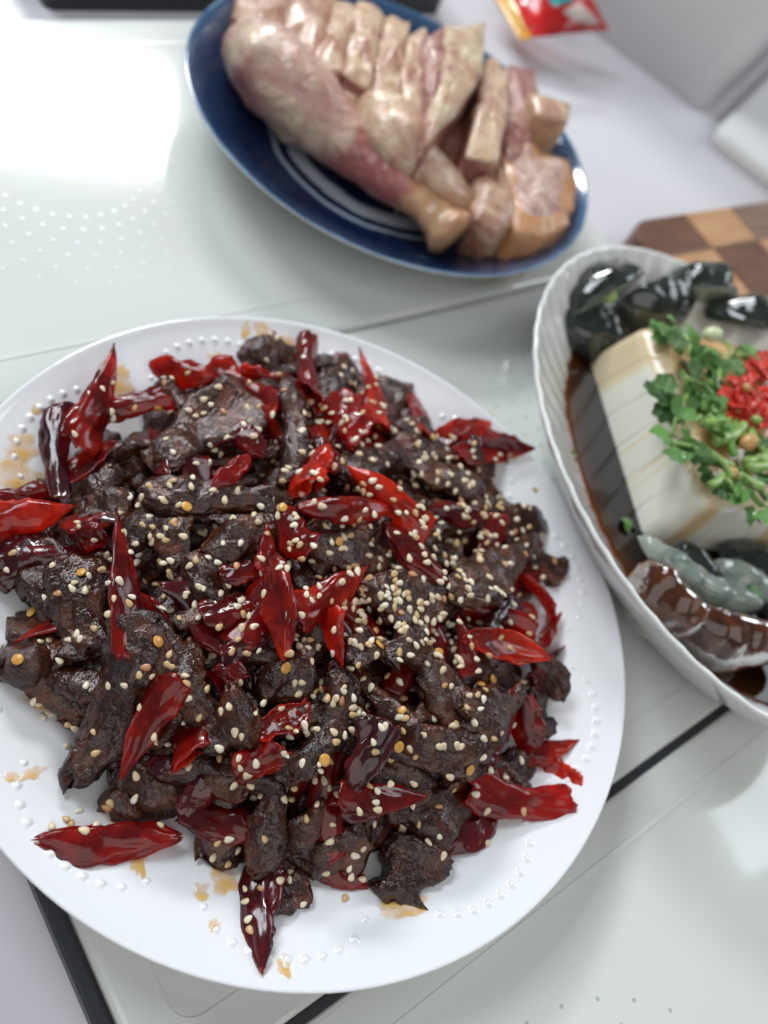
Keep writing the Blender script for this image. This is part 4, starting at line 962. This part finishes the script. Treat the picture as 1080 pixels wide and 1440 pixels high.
sprig('coriander_sprig', 'coriander sprig sagging near the front left corner', [(944, 614, 6), (962, 618, 6.5), (976, 632, 6.5), (956, 634, 5.5), (990, 656, 6), (1000, 668, 5.5), (985, 644, 5)], ((946, 622), (990, 640)))
sprig('coriander_sprig', 'coriander sprig at the front edge of the tofu', [(1020, 692, 6.5), (1012, 680, 5), (1064, 690, 6), (1078, 716, 6.5), (1070, 664, 6), (1062, 730, 4)], ((1010, 670), (1030, 694)))
sprig('coriander_sprig', 'coriander sprig behind the chopped chili', [(1050, 500, 6), (1042, 512, 5.5), (1064, 494, 4.5), (1030, 518, 5)], ((1030, 500), (1052, 506)))
sprig('coriander_sprig', 'coriander leaves below the chopped chili', [(1010, 598, 6), (1022, 610, 6), (1004, 612, 5.5), (1020, 590, 5), (1076, 618, 6), (1066, 640, 6)], ((998, 600), (1024, 584)))
for k, (a, b, r, lab) in enumerate([((993, 634), (1030, 654), 1.9, 'thick green stem piece pointing at the soybean'), ((1036, 668), (1070, 682), 2.4, 'thickest cut green stem at the front'), ((1014, 618), (1042, 594), 2.2, 'pale green stem left of the soybean'), ((1006, 622), (1030, 592), 1.9, 'darker green stem beside the pale one'), ((1048, 650), (1084, 628), 2.1, 'upper of two stems right of the soybean'), ((1052, 658), (1090, 642), 2.1, 'lower of two stems right of the soybean'), ((970, 540), (956, 522), 1.3, 'thin stem at the left edge of the herbs'), ((1000, 540), (1010, 512), 1.8, 'yellow green stem behind the large leaves'), ((1000, 682), (1014, 666), 1.6, 'short bright stem end at the front left'), ((1016, 576), (1018, 554), 1.5, 'light stem left of the chopped chili')]):
    p0, p1 = px(*a, TZ + .005 + .001 * (k % 3)), px(*b, TZ + .005 + .001 * (k % 3)); c = (p0 + p1) / 2
    v, f = stem_geo(p0 - c, p1 - c, r * .001); o = meshobj('stem_piece', v, f, M_stem); o.location = c; tag(o, lab, 'coriander stem', 'cut green stems on the tofu')
sp5 = []
for k in range(30):
    if k < 4:
        v, f = stem_geo(Vector((-.0035 - .0006 * k, 0, 0)), Vector((.0035 + .0006 * k, .0004, 0)), .0011 + .00025 * k); o = meshobj('stem_bit', v, f, M_stem if k % 2 else M_leaf); sp5.append(o)
    else: o = link(sp5[k % 4].copy())
    u, v_ = [(1040, 690), (1060, 640), (1020, 630), (1000, 600), (1060, 680), (1000, 650), (990, 560), (1076, 660), (1010, 545), (1030, 500), (970, 500), (1040, 610)][k % 12]
    o.matrix_world = Matrix.Translation(px(u + rs.gauss(0, 12), v_ + rs.gauss(0, 12), TZ + .004 + rs.uniform(0, .004))) @ Matrix.Rotation(rs.uniform(0, 6.28), 4, 'Z') @ Matrix.Rotation(rs.uniform(-.4, .4), 4, 'Y')
    tag(o, 'small chopped green stem bit among the coriander on the tofu', 'coriander stem', 'chopped stem bits on the tofu')
rp = []
for k in range(5):
    v, f, mi = chili_geo(.0072, .0046, 'seg', 190, 900 + k, .55, .05, .25, .8, 10, 9, .0009); rp.append(meshobj('chopped_chili', v, f, M_fresh))
for k in range(84):
    o = rp[k] if k < 5 else link(rp[k % 5].copy())
    r_ = math.sqrt(rs.random()); a = rs.uniform(0, 6.28); u, v = 1064 + 52 * r_ * math.cos(a), 552 + 50 * r_ * math.sin(a)
    o.matrix_world = Matrix.Translation(px(u, v, TZ + .004 + .0075 * (1 - r_ ** 2) * rs.uniform(.6, 1))) @ Matrix.Rotation(rs.uniform(0, 6.28), 4, 'Z') @ Matrix.Rotation(rs.uniform(-.8, .8), 4, 'X') @ Matrix.Rotation(rs.uniform(-.7, .7), 4, 'Y') @ Matrix.Scale(rs.uniform(.7, 1.2), 4)
    tag(o, 'chopped fresh red chili bit in the heap on the tofu', 'chopped chili', 'chopped red chili on the tofu')
def bean_geo():
    v = []
    for i in range(12):
        a = R(-90 + 180 * i / 11)
        for j in range(18): b = 2 * math.pi * j / 18; v.append((math.cos(a) * math.cos(b) * 1.08, math.cos(a) * math.sin(b), math.sin(a) * .92))
    return v, grid_faces(12, 18)
bn = None
for u, v, s, z, lab, mt in [(1053, 622, .0036, .008, 'round tan soybean below the chopped chili', M_bean), (1028, 666, .0028, .006, 'brown soybean half hidden among the front stems', M_bean), (1050, 545, .0022, .013, 'tan soybean bit in the chopped chili', M_bean), (1064, 590, .0022, .010, 'pale green pea like bit at the foot of the chopped chili', M_stem), (1002, 470, .0040, .006, 'white spring onion scrap behind the coriander', simple('spring_onion', (.62, .68, .42), .3)), (858, 418, .0030, .041, 'green onion bit on the pale edged egg wedge', M_stem)]:
    o = meshobj('soybean' if mt is M_bean else 'onion_bit', *bean_geo(), mt); p = px(u, v, TZ + z if z < .03 else z); o.location = p; o.scale = (s, s * .9, s * .85); o.rotation_euler = (.3, .5, u)
    tag(o, lab, 'soybean' if mt is M_bean else 'onion bit')
for u, v, lab, n in [(888, 740, 'coriander leaf floating in the sauce beside the tofu', 4), (806, 640, 'green scrap at the left edge of the sauce', 2), (1062, 833, 'green scrap on the grey egg wedge', 3)]:
    z = SZ + .0015 if n != 3 else .040
    o = link(LEAF[n].copy()) if n in LEAF else link(next(iter(LEAF.values())).copy()); o.parent = None; o.name = 'coriander_leaf'
    s = (.0045, .0018, .003)[(4, 2, 3).index(n)]; o.matrix_world = Matrix.Translation(px(u, v, z)) @ Matrix.Rotation(u, 4, 'Z') @ Matrix.Rotation(.25, 4, 'X') @ Matrix.Scale(s, 4)
    tag(o, lab, 'coriander')
